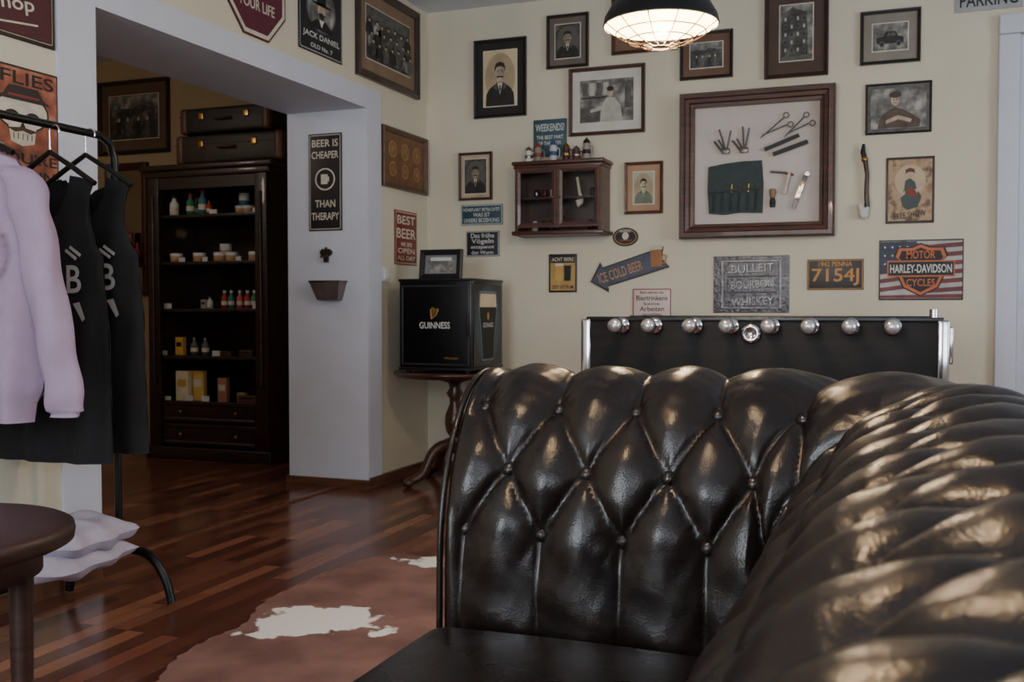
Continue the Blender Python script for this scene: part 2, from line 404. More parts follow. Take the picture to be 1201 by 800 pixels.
    b=B('base_frame'); b.box(((X0+XB)/2+.02,(Y0+Y1)/2,.19),(XB-X0+.02,Y1-Y0,.22),leath,.02)
    b.tube([(X0-.0,Y0,.11),(X0-.0,Y1,.11)],.006,leath,6)
    b.done(parent=root)
    b=B('feet')
    for (x,y) in((-.73,1.86),(-.73,-.40),(.05,1.86),(.05,-.40),(-.73,.7),(.05,.7)):
        b.lathe([(.0,0),(.022,0),(.03,.02),(.035,.05),(.03,.085),(0,.085)],wood_dk,(x,y,0),18)
    b.done(parent=root)
build_sofa()

# ------------------------------------------------------------ cowhide rug
def rug():
    m=bpy.data.materials.new('cowhide'); m.use_nodes=True; nt=m.node_tree; N=nt.nodes; L=nt.links
    p=N['Principled BSDF']; p.inputs['Roughness'].default_value=.75
    tc=N.new('ShaderNodeTexCoord'); n=N.new('ShaderNodeTexNoise'); n.inputs['Scale'].default_value=11; n.inputs['Detail'].default_value=8; L.new(tc.outputs['Object'],n.inputs['Vector'])
    s=N.new('ShaderNodeVectorMath'); s.operation='SUBTRACT'; L.new(n.outputs['Color'],s.inputs[0]); s.inputs[1].default_value=(.5,.5,.5)
    s2=N.new('ShaderNodeVectorMath'); s2.operation='SCALE'; L.new(s.outputs[0],s2.inputs[0]); s2.inputs['Scale'].default_value=.26
    a=N.new('ShaderNodeVectorMath'); L.new(tc.outputs['Object'],a.inputs[0]); L.new(s2.outputs[0],a.inputs[1])
    last=None
    def gp(px,py,r,sx=1,sy=1): x,y=onZ(px,py); return (x,y,r,sx,sy)
    for (x,y,r,sx,sy) in [gp(355,730,.14),gp(405,728,.12),gp(318,744,.07),gp(450,742,.035),gp(495,662,.07,1,1),gp(465,657,.03),(-1.15,2.2,.14,1,1)]:
        d=N.new('ShaderNodeVectorMath'); d.operation='SUBTRACT'; L.new(a.outputs[0],d.inputs[0]); d.inputs[1].default_value=(x,y,0)
        mu=N.new('ShaderNodeVectorMath'); mu.operation='MULTIPLY'; L.new(d.outputs[0],mu.inputs[0]); mu.inputs[1].default_value=(sx,sy,0)
        le=N.new('ShaderNodeVectorMath'); le.operation='LENGTH'; L.new(mu.outputs[0],le.inputs[0])
        mr=N.new('ShaderNodeMapRange'); mr.inputs['From Min'].default_value=r+.008; mr.inputs['From Max'].default_value=r-.008; L.new(le.outputs['Value'],mr.inputs['Value'])
        if last is None: last=mr.outputs[0]
        else:
            mm=N.new('ShaderNodeMath'); mm.operation='MAXIMUM'; L.new(last,mm.inputs[0]); L.new(mr.outputs[0],mm.inputs[1]); last=mm.outputs[0]
    n2=N.new('ShaderNodeTexNoise'); n2.inputs['Scale'].default_value=5; n2.inputs['Detail'].default_value=9; L.new(tc.outputs['Object'],n2.inputs['Vector'])
    r=N.new('ShaderNodeValToRGB'); r.color_ramp.elements[0].position=.35; r.color_ramp.elements[1].position=.7
    r.color_ramp.elements[0].color=(*lin((104,72,67)),1); r.color_ramp.elements[1].color=(*lin((138,103,95)),1); L.new(n2.outputs['Fac'],r.inputs[0])
    mx=N.new('ShaderNodeMix'); mx.data_type='RGBA'; L.new(last,mx.inputs[0]); L.new(r.outputs[0],mx.inputs[6]); mx.inputs[7].default_value=(*lin((236,234,230)),1)
    L.new(mx.outputs[2],p.inputs['Base Color'])
    n3=N.new('ShaderNodeTexNoise'); n3.inputs['Scale'].default_value=350; L.new(tc.outputs['Object'],n3.inputs['Vector'])
    bp=N.new('ShaderNodeBump'); bp.inputs['Strength'].default_value=.4; bp.inputs['Distance'].default_value=.003; L.new(n3.outputs['Fac'],bp.inputs['Height']); L.new(bp.outputs[0],p.inputs['Normal'])
    vis=[onZ(a,c) for a,c in[(150,830),(185,800),(205,776),(245,752),(285,735),(305,712),(335,695),(375,680),(405,665),(440,655),(470,651),(500,655),(530,652)]]
    pts=vis+[(-1.35,3.75),(-1.1,3.5),(-1.02,3.1),(-.98,2.6),(-1.0,2.2),(-1.1,1.9),(-1.3,1.85),(-1.5,2.0),(-1.75,2.1)]
    cp=catmull([Vector((q[0],q[1])) for q in pts+[pts[0]]],6)[:-1]
    n=len(cp); z=.007; b=B('cowhide_rug')
    top=[(q.x+.006*math.sin(i*2.3),q.y+.006*math.cos(i*3.1),z) for i,q in enumerate(cp)]; bot=[(t[0],t[1],.001) for t in top]
    b.add(top,[tuple(range(n))],m); b.add(top+bot,[(i,(i+1)%n,n+(i+1)%n,n+i) for i in range(n)],m)
    b.done()
rug()

# ------------------------------------------------------------ foosball table
def foosball():
    FY=4.13; xl=onY(684,400,FY)[0]; xr=onY(1112,400,FY)[0]; zt=.962; L=xr-xl; cx=(xl+xr)/2; D=.76
    root=empty('foosball_table',(0,0,0))
    bp=mat('black_ash_panel',(18,15,15),.55,0,.5,5,.08,40,spec=.3,stretch=(1,1,10))
    b=B('cabinet')
    b.box((cx,FY+.015,zt-.19),(L-.05,.03,.36),bp,.004); b.box((cx,FY+D-.015,zt-.19),(L-.05,.03,.36),bp,.004)
    for x in(xl+.02,xr-.02): b.box((x,FY+D/2,zt-.19),(.035,D,.36),bp,.004)
    b.box((cx,FY+.018,zt-.004),(L-.03,.05,.018),black,.004); b.box((cx,FY+D-.018,zt-.004),(L-.03,.05,.018),black,.004)
    b.box((cx,FY+D/2,zt-.12),(L-.06,D-.06,.01),colr((40,110,60),.5))
    b.done(parent=root)
    b=B('corner_trims')
    for x in(xl+.014,xr-.016):
        for y in(FY-.004,FY+D+.004): b.box((x,y,zt-.19),(.042,.02,.37),chrome,.008)
    b.box((xr+.01,FY+.05,zt-.1),(.02,.03,.14),chrome,.006)
    b.cyl((xr-.05,FY+.02,zt),(xr-.05,FY+.02,zt+.035),.016,chrome)
    b.done(parent=root)
    b=B('legs')
    for x in(xl+.07,xr-.07):
        for y in(FY+.07,FY+D-.07): b.box((x,y,(zt-.37)/2),(.09,.09,zt-.37),bp,.01)
        b.box((x,FY+D/2,.2),(.05,D-.1,.05),bp)
    b.done(parent=root)
    b=B('rods_and_players'); ry=zt-.030
    rp=colr((150,30,30)); bl=colr((30,50,130)); hc=mat('handle_chrome',(205,205,208),.25,.8)
    for i,px in enumerate((730,768,815,857,905,951,998,1047)):
        x=onY(px,381,FY)[0]; b.cyl((x,FY-.13,ry),(x,FY+D+.1,ry),.008,chrome,12)
        b.mx=Matrix.Translation((x,FY-.02,ry))@Matrix.Rotation(pi/2,4,'X')
        b.lathe([(.0,-.02),(.026,-.02),(.034,-.012),(.034,0),(.014,.004)],chrome,n=20)
        b.lathe([(.012,.01),(.016,.02),(.02,.035),(.026,.06),(.029,.10),(.027,.115),(.02,.124),(.010,.128),(.0002,.129)],hc,n=20)
        b.lathe([(.0292,.085),(.0302,.090),(.0302,.096),(.0292,.100)],blackm,n=20)
        b.mx=None
        for k in range((1,2,3,5,5,3,2,1)[i]):
            n=(1,2,3,5,5,3,2,1)[i]; y=FY+D*(k+1)/(n+1); c=rp if i%2 else bl
            b.box((x,y,ry-.02),(.016,.024,.06),c,.004); b.sph((x,y,ry+.016),.010,c,10); b.box((x,y,ry-.058),(.026,.022,.018),c,.003)
    x,z=onY(881,391,FY)
    b.mx=Matrix.Translation((x,FY,z))@Matrix.Rotation(pi/2,4,'X')
    b.lathe([(.0,.012),(.018,.012),(.022,.024),(.036,.02),(.042,.006),(.042,0)],chrome,n=28); b.mx=None
    b.done(parent=root)
foosball()

# ------------------------------------------------------------ pendant lamp
def pendant(name,loc,energy):
    root=empty(name,loc)
    b=B('shade'); out=mat('lamp_shade_enamel',(30,30,31),.35,.4); inn=mat('lamp_shade_inside',(240,225,190),.5)
    pr=[(.192,-.004),(.188,.02),(.165,.06),(.12,.10),(.07,.128),(.05,.14),(.045,.20),(.03,.215),(0.001,.217)]
    b.lathe(pr,out,n=48); b.lathe([(max(r-.004,.001),z-.003) for r,z in pr[:6]]+[(.001,.135)],inn,n=48)
    b.done(parent=root,recalc=False)
    b=B('wire_cage'); wm=mat('cage_wire',(60,48,38),.4,.6)
    def cz(r): return -.08*(1-(r/.19)**2)-.002
    for r in(.19,.15,.11,.065,.03): b.tube([(r*math.cos(a*pi/18),r*math.sin(a*pi/18),cz(r)) for a in range(36)],.0022,wm,6,True)
    for k in range(12):
        a=k*pi/6; b.tube([(r*math.cos(a),r*math.sin(a),cz(r)) for r in(.03,.065,.11,.15,.175,.19)],.002,wm,6)
    b.done(parent=root)
    b=B('bulb'); b.lathe([(.001,-.035),(.02,-.03),(.040,-.005),(.043,.02),(.034,.05),(.018,.075),(.014,.1)],mat('bulb_glow',(255,205,130),.3,emit=24),n=24); b.done(parent=root)
    b=B('cord'); b.cyl((0,0,.21),(0,0,CEIL-loc[2]),.004,black,8); b.lathe([(.0,CEIL-loc[2]-.03),(.045,CEIL-loc[2]-.03),(.055,CEIL-loc[2])],black); b.done(parent=root)
    l=bpy.data.lights.new(name+'_light','POINT'); l.energy=energy; l.color=(1,.75,.5); l.shadow_soft_size=.06
    o=bpy.data.objects.new(name+'_light',l); bpy.context.scene.collection.objects.link(o); o.parent=root; o.location=(0,0,-.045)
r=ray(775,28); t=3.45/ (r.dot(Vector((-math.sin(YAW),math.cos(YAW),0))))
LP=(r.x*t,r.y*t,H+r.z*t)
pendant('pendant_lamp',LP,44)
pendant('pendant_lamp.001',(-.62,1.12,2.02),28)

# ------------------------------------------------------------ wall decorations
def place(b,wall,a,c):
    if wall=='B': return b.done((a,YB-.001,c))
    if wall=='L': return b.done((XL+.001,a,c),pi/2)
    if wall=='J': return b.done((a,JY-.0125,c))
    if wall=='S': return b.done((a,6.049,c))
def dims(wall,r,plane=None):
    x0,y0,x1,y1=r; mx=(x0+x1)/2; my=(y0+y1)/2
    if wall=='L':
        a0=onX(x0,my,XL)[0];a1=onX(x1,my,XL)[0]; ca=(a0+a1)/2
        lo,hi=x0,x1
        for _ in range(30):
            md=(lo+hi)/2
            if onX(md,my,XL)[0]<ca: lo=md
            else: hi=md
        z0=onX(md,y1,XL)[1];z1=onX(md,y0,XL)[1]
    else:
        Y=plane or {'B':YB,'J':JY,'S':6.05}[wall]
        a0=onY(x0,my,Y)[0];a1=onY(x1,my,Y)[0];z0=onY(mx,y1,Y)[1];z1=onY(mx,y0,Y)[1]; ca=(a0+a1)/2
    return ca,(z0+z1)/2,a1-a0,z1-z0
skin=mat('print_skin',(176,158,136),.6,0,.28,28); dk=colr((24,22,22)); hairc=mat('print_hair',(40,33,29),.6,0,.5,30); paper=mat('print_paper',(206,196,174),.7,0,.12,9); gm=mat('print_grey',(86,84,80),.6,0,.4,22)
pdk=mat('print_dark',(34,31,30),.55,0,.5,20)
def A_man(b,w,h,y,bg=paper,coat=None,sk=skin):
    coat=coat or pdk
    b.rect(0,0,w,h,y,bg); y-=.0008
    b.ell(0,.02*h,.46*w,.44*h,y+.0004,mat('print_vignette_'+bg.name,(168,150,120) if bg not in(bw,bwd) else (92,88,80),.7,0,.2,12))
    b.poly([(-.44*w,-.5*h),(-.42*w,-.28*h),(-.32*w,-.18*h),(-.11*w,-.08*h),(.11*w,-.08*h),(.32*w,-.18*h),(.42*w,-.28*h),(.44*w,-.5*h)],y,coat)
    b.poly([(-.08*w,-.08*h),(.08*w,-.08*h),(.0,-.3*h)],y-.0006,paper); b.poly([(-.018*w,-.12*h),(.018*w,-.12*h),(.025*w,-.2*h),(0,-.26*h),(-.025*w,-.2*h)],y-.0012,pdk)
    b.poly([(-.11*w,-.07*h),(-.09*w,-.22*h),(-.2*w,-.16*h)],y-.0007,gm); b.poly([(.11*w,-.07*h),(.09*w,-.22*h),(.2*w,-.16*h)],y-.0007,gm)
    b.rect(0,-.04*h,.14*w,.1*h,y-.0009,colr((140,122,102)))
    b.poly([(-.135*w,.2*h),(-.15*w,.1*h),(-.13*w,.0),(-.08*w,-.055*h),(0,-.075*h),(.08*w,-.055*h),(.13*w,.0),(.15*w,.1*h),(.135*w,.2*h),(0,.26*h)],y-.0012,sk)
    b.poly([(.03*w,.22*h),(.06*w,.05*h),(.07*w,-.055*h),(.13*w,.0),(.15*w,.1*h),(.135*w,.2*h)],y-.0015,colr((146,128,108)))
    b.poly([(-.16*w,.11*h),(-.165*w,.2*h),(-.12*w,.27*h),(0,.30*h),(.12*w,.27*h),(.165*w,.2*h),(.16*w,.11*h),(.125*w,.19*h),(.02*w,.215*h),(-.10*w,.20*h)],y-.0018,hairc)
    b.poly([(-.12*w,.015*h),(-.05*w,.045*h),(0,.038*h),(.05*w,.045*h),(.12*w,.015*h),(.04*w,.005*h),(0,.018*h),(-.04*w,.005*h)],y-.0018,hairc)
    for s in(-1,1): b.ell(s*.06*w,.118*h,.022*w,.010*h,y-.0018,hairc,n=8); b.rect(s*.06*w,.145*h,.06*w,.008*h,y-.0018,hairc); b.ell(s*.155*w,.09*h,.02*w,.035*h,y-.0011,sk,n=10)
    b.poly([(-.012*w,.11*h),(.012*w,.11*h),(.022*w,.055*h),(-.022*w,.055*h)],y-.0019,colr((146,128,108)))
def A_dark(b,w,h,y): A_man(b,w,h,y,bwd,pdk,mat('print_skin_dark',(140,128,110),.6,0,.25,26))
def A_group(b,w,h,y):
    b.rect(0,0,w,h,y,bwd); rr=random.Random(3)
    b.rect(0,.38*h,w,.22*h,y-.0003,gm)
    for row in range(3):
        for i in range(7):
            x=(-.42+.14*i+.03*row)*w+rr.uniform(-.02,.02)*w; z=(.24-.2*row)*h+rr.uniform(-.04,.04)*h; yy=y-.0006-.0008*row
            b.poly([(x-.08*w,z-.26*h),(x-.075*w,z-.09*h),(x-.03*w,z-.04*h),(x+.03*w,z-.04*h),(x+.075*w,z-.09*h),(x+.08*w,z-.26*h)],yy,(pdk,gm,pdk,bwd,bw)[rr.randrange(5)])
            b.ell(x,z,.022*w,.045*h,yy-.0003,skin,n=12); b.ell(x,z+.03*h,.024*w,.025*h,yy-.0005,pdk,n=10)
def A_street(b,w,h,y):
    b.rect(0,0,w,h,y,bw); b.poly([(-.45*w,-.45*h),(-.45*w,.36*h),(-.2*w,.42*h),(-.1*w,.47*h),(0,.42*h),(.32*w,.36*h),(.36*w,-.45*h)],y-.0006,bwd)
    lt=mat('print_light',(176,173,165),.6,0,.18,20)
    for i in range(4):
        for j in range(5): b.rect((-.33+.19*i)*w,(.25-.14*j)*h,.09*w,.09*h,y-.0010,gm); b.rect((-.33+.19*i)*w,(.25-.14*j)*h,.055*w,.06*h,y-.0014,(lt,pdk)[(i*3+j)%2])
    b.poly([(-.5*w,-.5*h),(.5*w,-.5*h),(.5*w,-.4*h),(-.5*w,-.43*h)],y-.0015,gm)
def A_car(b,w,h,y):
    b.rect(0,0,w,h,y,bw); b.poly([(-.38*w,-.25*h),(-.4*w,-.02*h),(-.2*w,.02*h),(-.12*w,.2*h),(.15*w,.2*h),(.22*w,.02*h),(.38*w,-.03*h),(.38*w,-.25*h)],y-.0006,pdk)
    b.poly([(-.1*w,.03*h),(-.07*w,.15*h),(0,.15*h),(0,.03*h)],y-.001,gm); b.poly([(.02*w,.03*h),(.02*w,.15*h),(.12*w,.15*h),(.16*w,.03*h)],y-.001,gm)
    for x in(-.24,.24): b.ell(x*w,-.26*h,.08*w,.11*h,y-.0012,gm); b.ell(x*w,-.26*h,.05*w,.07*h,y-.0016,pdk)
def A_shop(b,w,h,y):
    b.rect(0,0,w,h,y,bw); lt=mat('print_light',(176,173,165),.6,0,.18,20)
    for i in range(4): b.rect((-.4+.13*i)*w,.28*h,.1*w,.3*h,y-.0005,(gm,lt)[i%2])
    b.rect(-.22*w,.08*h,.52*w,.03*h,y-.0006,pdk); b.rect(-.25*w,-.32*h,.48*w,.34*h,y-.0008,gm)
    b.poly([(-.12*w,-.5*h),(-.1*w,-.15*h),(.0*w,.08*h),(.14*w,.06*h),(.26*w,-.12*h),(.3*w,-.5*h)],y-.001,lt); b.ell(.07*w,.19*h,.06*w,.12*h,y-.0014,skin); b.ell(.07*w,.27*h,.065*w,.06*h,y-.0018,pdk)
    b.poly([(-.1*w,-.12*h),(-.3*w,-.2*h),(-.3*w,-.27*h),(-.08*w,-.22*h)],y-.0016,lt)
    b.rect(.4*w,.1*h,.12*w,.6*h,y-.001,gm)
def A_scene(b,w,h,y):
    b.rect(0,0,w,h,y,bwd); b.rect(0,.34*h,w,.28*h,y-.0005,bw); b.poly([(-.5*w,.1*h),(-.3*w,.26*h),(-.1*w,.12*h),(.1*w,.3*h),(.5*w,.14*h),(.5*w,-.1*h),(-.5*w,-.08*h)],y-.0009,bwd)
    for i,x in enumerate((-.3,-.12,.1,.28)): b.poly([((x-.05)*w,-.4*h),((x-.04)*w,-.1*h),((x+.04)*w,-.1*h),((x+.05)*w,-.4*h)],y-.0013,(pdk,gm)[i%2]); b.ell(x*w,-.05*h,.025*w,.05*h,y-.0016,skin,n=10)
def A_lady(b,w,h,y):
    b.rect(0,0,w,h,y,gm); b.rect(0,0,w*.9,h*.86,y-.0005,bw)
    b.poly([(-.34*w,-.42*h),(-.28*w,-.15*h),(-.14*w,-.02*h),(-.05*w,.03*h),(.06*w,-.02*h),(.2*w,-.12*h),(.36*w,-.28*h),(.34*w,-.42*h)],y-.001,mat('print_brown',(80,64,54),.6,0,.35,20))
    b.poly([(-.2*w,-.25*h),(.0,-.15*h),(.22*w,-.25*h),(.2*w,-.32*h),(0,-.24*h),(-.2*w,-.33*h)],y-.0014,skin)
    b.ell(-.05*w,.18*h,.07*w,.13*h,y-.0016,skin); b.ell(-.05*w,.29*h,.1*w,.07*h,y-.002,colr((60,46,40))); b.rect(-.05*w,.12*h,.04*w,.012*h,y-.002,hairc)
    for s in(-1,1): b.ell((-.05+s*.028)*w,.19*h,.012*w,.012*h,y-.002,hairc,n=8)
def A_gold(b,w,h,y):
    b.rect(0,0,w,h,y,mat('relief_ground',(112,76,46),.5,0,.3,18)); g2=mat('relief_gold',(172,130,82),.4,.2,.3,30)
    def wheel(cx,cz,R):
        n=20
        for i in range(n):
            a=2*pi*i/n;q=2*pi*(i+1)/n
            b.poly([(cx+R*math.cos(a),cz+R*math.sin(a)),(cx+R*math.cos(q),cz+R*math.sin(q)),(cx+R*.8*math.cos(q),cz+R*.8*math.sin(q)),(cx+R*.8*math.cos(a),cz+R*.8*math.sin(a))],y-.001,g2)
        for i in range(6): b.rect(cx,cz,R*1.7,R*.1,y-.0012-.0001*i,g2,rot=i*pi/6)
        b.ell(cx,cz,R*.25,R*.25,y-.002,g2,n=12)
    for i in range(3): wheel((-.3+.3*i)*w,.18*h,.17*h)
    for i in range(3): wheel((-.3+.3*i)*w,-.22*h,.15*h)
def A_green(b,w,h,y): A_man(b,w,h,y,mat('print_green_paper',(168,174,146),.6,0,.1,10),mat('print_green_coat',(108,116,98),.6,0,.2,16),mat('print_green_face',(190,182,154),.6,0,.15,24))
def framed(name,wall,r,fcol,fw,mcol,mw,art,depth=.025,plane=None):
    ca,cz,w,h=dims(wall,r); b=B(name); f=fcol if not isinstance(fcol,tuple) else mat('frame_%d_%d_%d'%fcol,fcol,.35,0,.3,12,coat=.2)
    b.frame(w,h,[(0,0),(0,-depth*.8),(fw*.15,-depth),(fw*.5,-depth*.92),(fw*.7,-depth*.7),(fw*.9,-depth*.65),(fw,-depth*.45),(fw,0)],f)
    mm=mcol if not isinstance(mcol,tuple) else colr(mcol,.8)
    b.rect(0,0,w-2*fw+.002,h-2*fw+.002,-depth*.3,mm,th=depth*.25)
    if mw: b.frame(w-2*fw-2*mw+.010,h-2*fw-2.3*mw+.010,[(0,-depth*.3-.0004),(.006,-depth*.3-.0012)],colr((212,204,188)))
    art(b,w-2*fw-2*mw,h-2*fw-2*mw*(1.15 if mw else 1),-depth*.3-.0016); place(b,wall,ca,cz); return b
FD=(42,26,22);FBk=(22,20,20)
sepbg=mat('print_sepia_paper',(204,188,150),.7,0,.14,8)
framed('portrait_picture_frame','B',(557,46,618,138),FBk,.018,(38,34,32),.045,lambda b,w,h,y:A_man(b,w,h,y,sepbg))
framed('small_portrait_frame','B',(642,17,691,80),FD,.018,(106,96,87),.035,A_dark)
framed('barbershop_photo_frame','B',(668,78,757,158),(70,40,30),.022,(204,201,194),.045,A_shop)
framed('old_photo_frame','B',(718,-8,795,62),(74,42,32),.02,(120,92,72),.05,A_scene)
framed('landscape_photo_frame','B',(798,37,860,93),(34,24,22),.018,(106,78,64),.04,A_scene)
framed('street_photo_frame','B',(897,-14,972,91),(52,32,26),.022,(80,62,54),.06,A_street)
framed('car_photo_frame','B',(1009,12,1080,75),FBk,.018,(134,128,118),.045,A_car)
framed('woman_portrait_sign','B',(1015,97,1093,157),FBk,.012,(90,90,90),.0,A_lady,.015)
framed('narrow_portrait_frame','B',(539,179,578,235),(64,44,30),.016,(182,162,134),.022,A_dark)
framed('green_portrait_frame','B',(733,190,778,251),(88,52,36),.018,(172,138,110),.035,A_green)
framed('group_photo_frame','L',(416,-4,488,103),(50,32,26),.045,(132,108,86),.06,A_group,.03)
framed('relief_picture_frame','L',(446,155,498,224),(74,44,28),.03,(80,50,34),.0,A_gold,.025)
framed('picture_frame','S',(117,94,200,181),(34,24,22),.03,(96,76,58),.07,A_scene)

def sign(name,wall,r,col,fn,th=.006,border=None,plane=None,rim=.03):
    ca,cz,w,h=dims(wall,r); b=B(name); m=colr(col,.45) if isinstance(col,tuple) else col
    b.box((0,-th/2,0),(w,th,h),m,.0028)
    y=-th-.0008
    if border:
        bm_=colr(border); t=.006
        for (cx,cz2,ww,hh) in((0,h/2-rim*.5,w-rim,t),(0,-h/2+rim*.5,w-rim,t),(-w/2+rim*.5,0,t,h-rim),(w/2-rim*.5,0,t,h-rim)): b.rect(cx,cz2,ww,hh,y,bm_)
    fn(b,w,h,y); place(b,wall,ca,cz)
cr=mat('sign_cream',(205,197,180),.55,0,.15,20); wh=mat('sign_white',(208,208,204),.5,0,.1,20); rd=colr((130,44,40)); yl=colr((196,158,78)); orr=mat('sign_orange',(190,98,48),.5,0,.15,16); nv=mat('sign_navy',(34,42,66),.5,0,.25,14)
def lines(ls,c):
    def f(b,w,h,y):
        for i,(s,ww,hh,zz) in enumerate(ls): b.text(s,0,zz*h,ww*w,hh*h,y,c)
    return f
def s_cheaper(b,w,h,y):
    for s,ww,z in(('BEER IS',.78,.40),('CHEAPER',.8,.28),('THAN',.6,-.22),('THERAPY',.82,-.35)): b.text(s,0,z*h,ww*w,.075*h,y,cr)
    b.ell(0,.03*h,.3*w,.115*h,y,cr); b.ell(0,.03*h,.26*w,.1*h,y-.0006,dk); b.rect(-.02*w,.03*h,.2*w,.1*h,y-.0012,cr); b.rect(.1*w,.03*h,.05*w,.05*h,y-.0012,cr)
sign('beer_therapy_sign','J',(364,157,403,271),(34,28,30),s_cheaper,border=(170,160,148),rim=.02)
def s_best(b,w,h,y):
    for s,ww,hh,z in(('BEST',.8,.16,.33),('BEER',.85,.18,.08),('we are',.5,.08,-.12),('OPEN',.75,.1,-.24),('ALL DAY',.8,.08,-.37)): b.text(s,0,z*h,ww*w,hh*h,y,cr)
sign('best_beer_sign','L',(462,248,488,311),(116,38,37),s_best,border=(190,172,146),rim=.02)
sign('teal_text_sign','B',(541,240,590,264),(36,70,82),lines([('HÖHEPUNKT BETRACHTET',.88,.2,.27),('WAS IST',.4,.2,0),('UNSERE BEZIEHUNG',.84,.2,-.27)],wh),border=(170,182,184),rim=.012)
sign('black_text_sign','B',(547,271,586,301),(20,26,30),lines([('Das frühe',.7,.18,.32),('Vögeln',.66,.24,.08),('entspannt',.7,.15,-.15),('den Wurm',.66,.15,-.34)],wh),border=(170,175,178),rim=.01)
def s_acht(b,w,h,y):
    b.rect(0,0,w*.88,h*.9,y,mat('sign_mustard',(176,142,80),.5,0,.2,14)); b.rect(0,.36*h,w*.86,.18*h,y-.0005,dk); b.text('ACHT BIERE',0,.36*h,w*.78,.1*h,y-.001,cr)
    b.poly([(-.28*w,-.2*h),(-.25*w,.2*h),(.0,.2*h),(-.02*w,-.2*h)],y-.001,yl); b.poly([(.05*w,-.2*h),(.05*w,.2*h),(.3*w,.2*h),(.28*w,-.2*h)],y-.001,dk); b.rect(-.12*w,.22*h,.28*w,.06*h,y-.0012,wh); b.text('ZEIT IST RUM',0,-.36*h,w*.76,.09*h,y-.001,dk)
sign('beer_poster_sign','B',(644,298,677,343),(30,24,22),s_acht)
sign('no_work_sign','B',(742,338,788,373),(210,194,186),lines([('Beim während des',.6,.09,.36),('Biertrinkens',.8,.17,.17),('keine',.4,.1,-.02),('Arbeiten',.62,.17,-.19),('verrichten',.5,.1,-.37)],colr((80,26,30))),border=(150,60,60),rim=.012)
sign('weekends_sign','B',(626,140,665,184),(52,82,92),lines([('WEEKENDS!',.86,.2,.28),('THE BEST PART',.8,.1,.02),('OF THE WEEK',.7,.1,-.14)],wh))
def s_plate(b,w,h,y):
    b.text('7154J',0,-.08*h,.84*w,.56*h,y,colr((190,134,66))); b.text('1942 PENNA',0,.34*h,.6*w,.16*h,y,colr((190,134,66)))
sign('number_plate','B',(947,304,1013,340),(36,30,28),s_plate,border=(160,114,60),rim=.012)
sign('park_sign','B',(1120,-14,1200,12),(150,152,154),lines([('PARKING',.85,.6,0)],dk))
def s_bourbon(b,w,h,y):
    m2=mat('embossed_light',(148,148,152),.4,.8,.3,20,.5,80); m3=mat('embossed_shadow',(50,50,54),.5,.7,.2)
    for i,(s,z) in enumerate((('BULLEIT',.28),('BOURBON',0),('WHISKEY',-.3))): b.text(s,.02*w+.003,z*h-.003,.56*w,.14*h,y-.0012,m3,rot=.05); b.text(s,.02*w,z*h,.56*w,.14*h,y-.002,m2,rot=.05)
    b.frame(w*.8,h*.86,[(0,y),(.004,y-.004),(.010,y-.004),(.014,y)],m2); b.frame(w*.68,h*.3,[(0,y),(.003,y-.003),(.006,y)],m2)
sign('bourbon_tin_sign','B',(837,300,926,367),steel_emb,s_bourbon)
def s_moto(b,w,h,y):
    b.rect(0,0,w*.97,h*.95,y,mat('flag_white',(172,170,168),.5,0,.2,12)); fr=mat('flag_red',(108,42,44),.5,0,.3,12)
    for i in range(7):
        z=(.43-.145*i)*h; b.poly([(-.485*w,z),(-.2*w,z+.05*h),(.1*w,z-.02*h),(.485*w,z+.02*h),(.485*w,z-.055*h),(.1*w,z-.09*h),(-.2*w,z-.02*h),(-.485*w,z-.07*h)] if i<6 else [(-.485*w,-.47*h),(.485*w,-.47*h),(.485*w,-.4*h),(-.485*w,-.42*h)],y-.0005,fr)
    b.poly([(-.485*w,.47*h),(-.05*w,.47*h),(-.12*w,.1*h),(-.2*w,-.02*h),(-.485*w,-.05*h)],y-.001,nv)
    for i in range(4):
        for j in range(3): b.ell((-.43+.09*i)*w,(.38-.14*j)*h,.012*w,.018*h,y-.0013,wh,n=5)
    sh=[(0,.42),(.1,.36),(.26,.36),(.3,.22),(.24,.14),(.26,-.1),(.2,-.28),(.0,-.42)]
    full=[(a,c) for a,c in sh]+[(-a,c) for a,c in sh[::-1][1:-1]]
    b.poly([(a*w*1.08,c*h*1.06) for a,c in full],y-.0018,dk); b.poly([(a*w,c*h) for a,c in full],y-.0024,orr); b.poly([(a*w*.88,c*h*.88) for a,c in full],y-.003,dk)
    b.rect(0,.02*h,.8*w,.27*h,y-.0036,orr); b.rect(0,.02*h,.77*w,.225*h,y-.0042,dk); b.text('HARLEY-DAVIDSON',0,.02*h,.73*w,.14*h,y-.0048,wh)
    b.text('MOTOR',0,.25*h,.34*w,.13*h,y-.0042,orr); b.text('CYCLES',0,-.21*h,.34*w,.12*h,y-.0042,orr)
sign('motorcycle_flag_sign','B',(1031,281,1130,352),(40,40,44),s_moto)
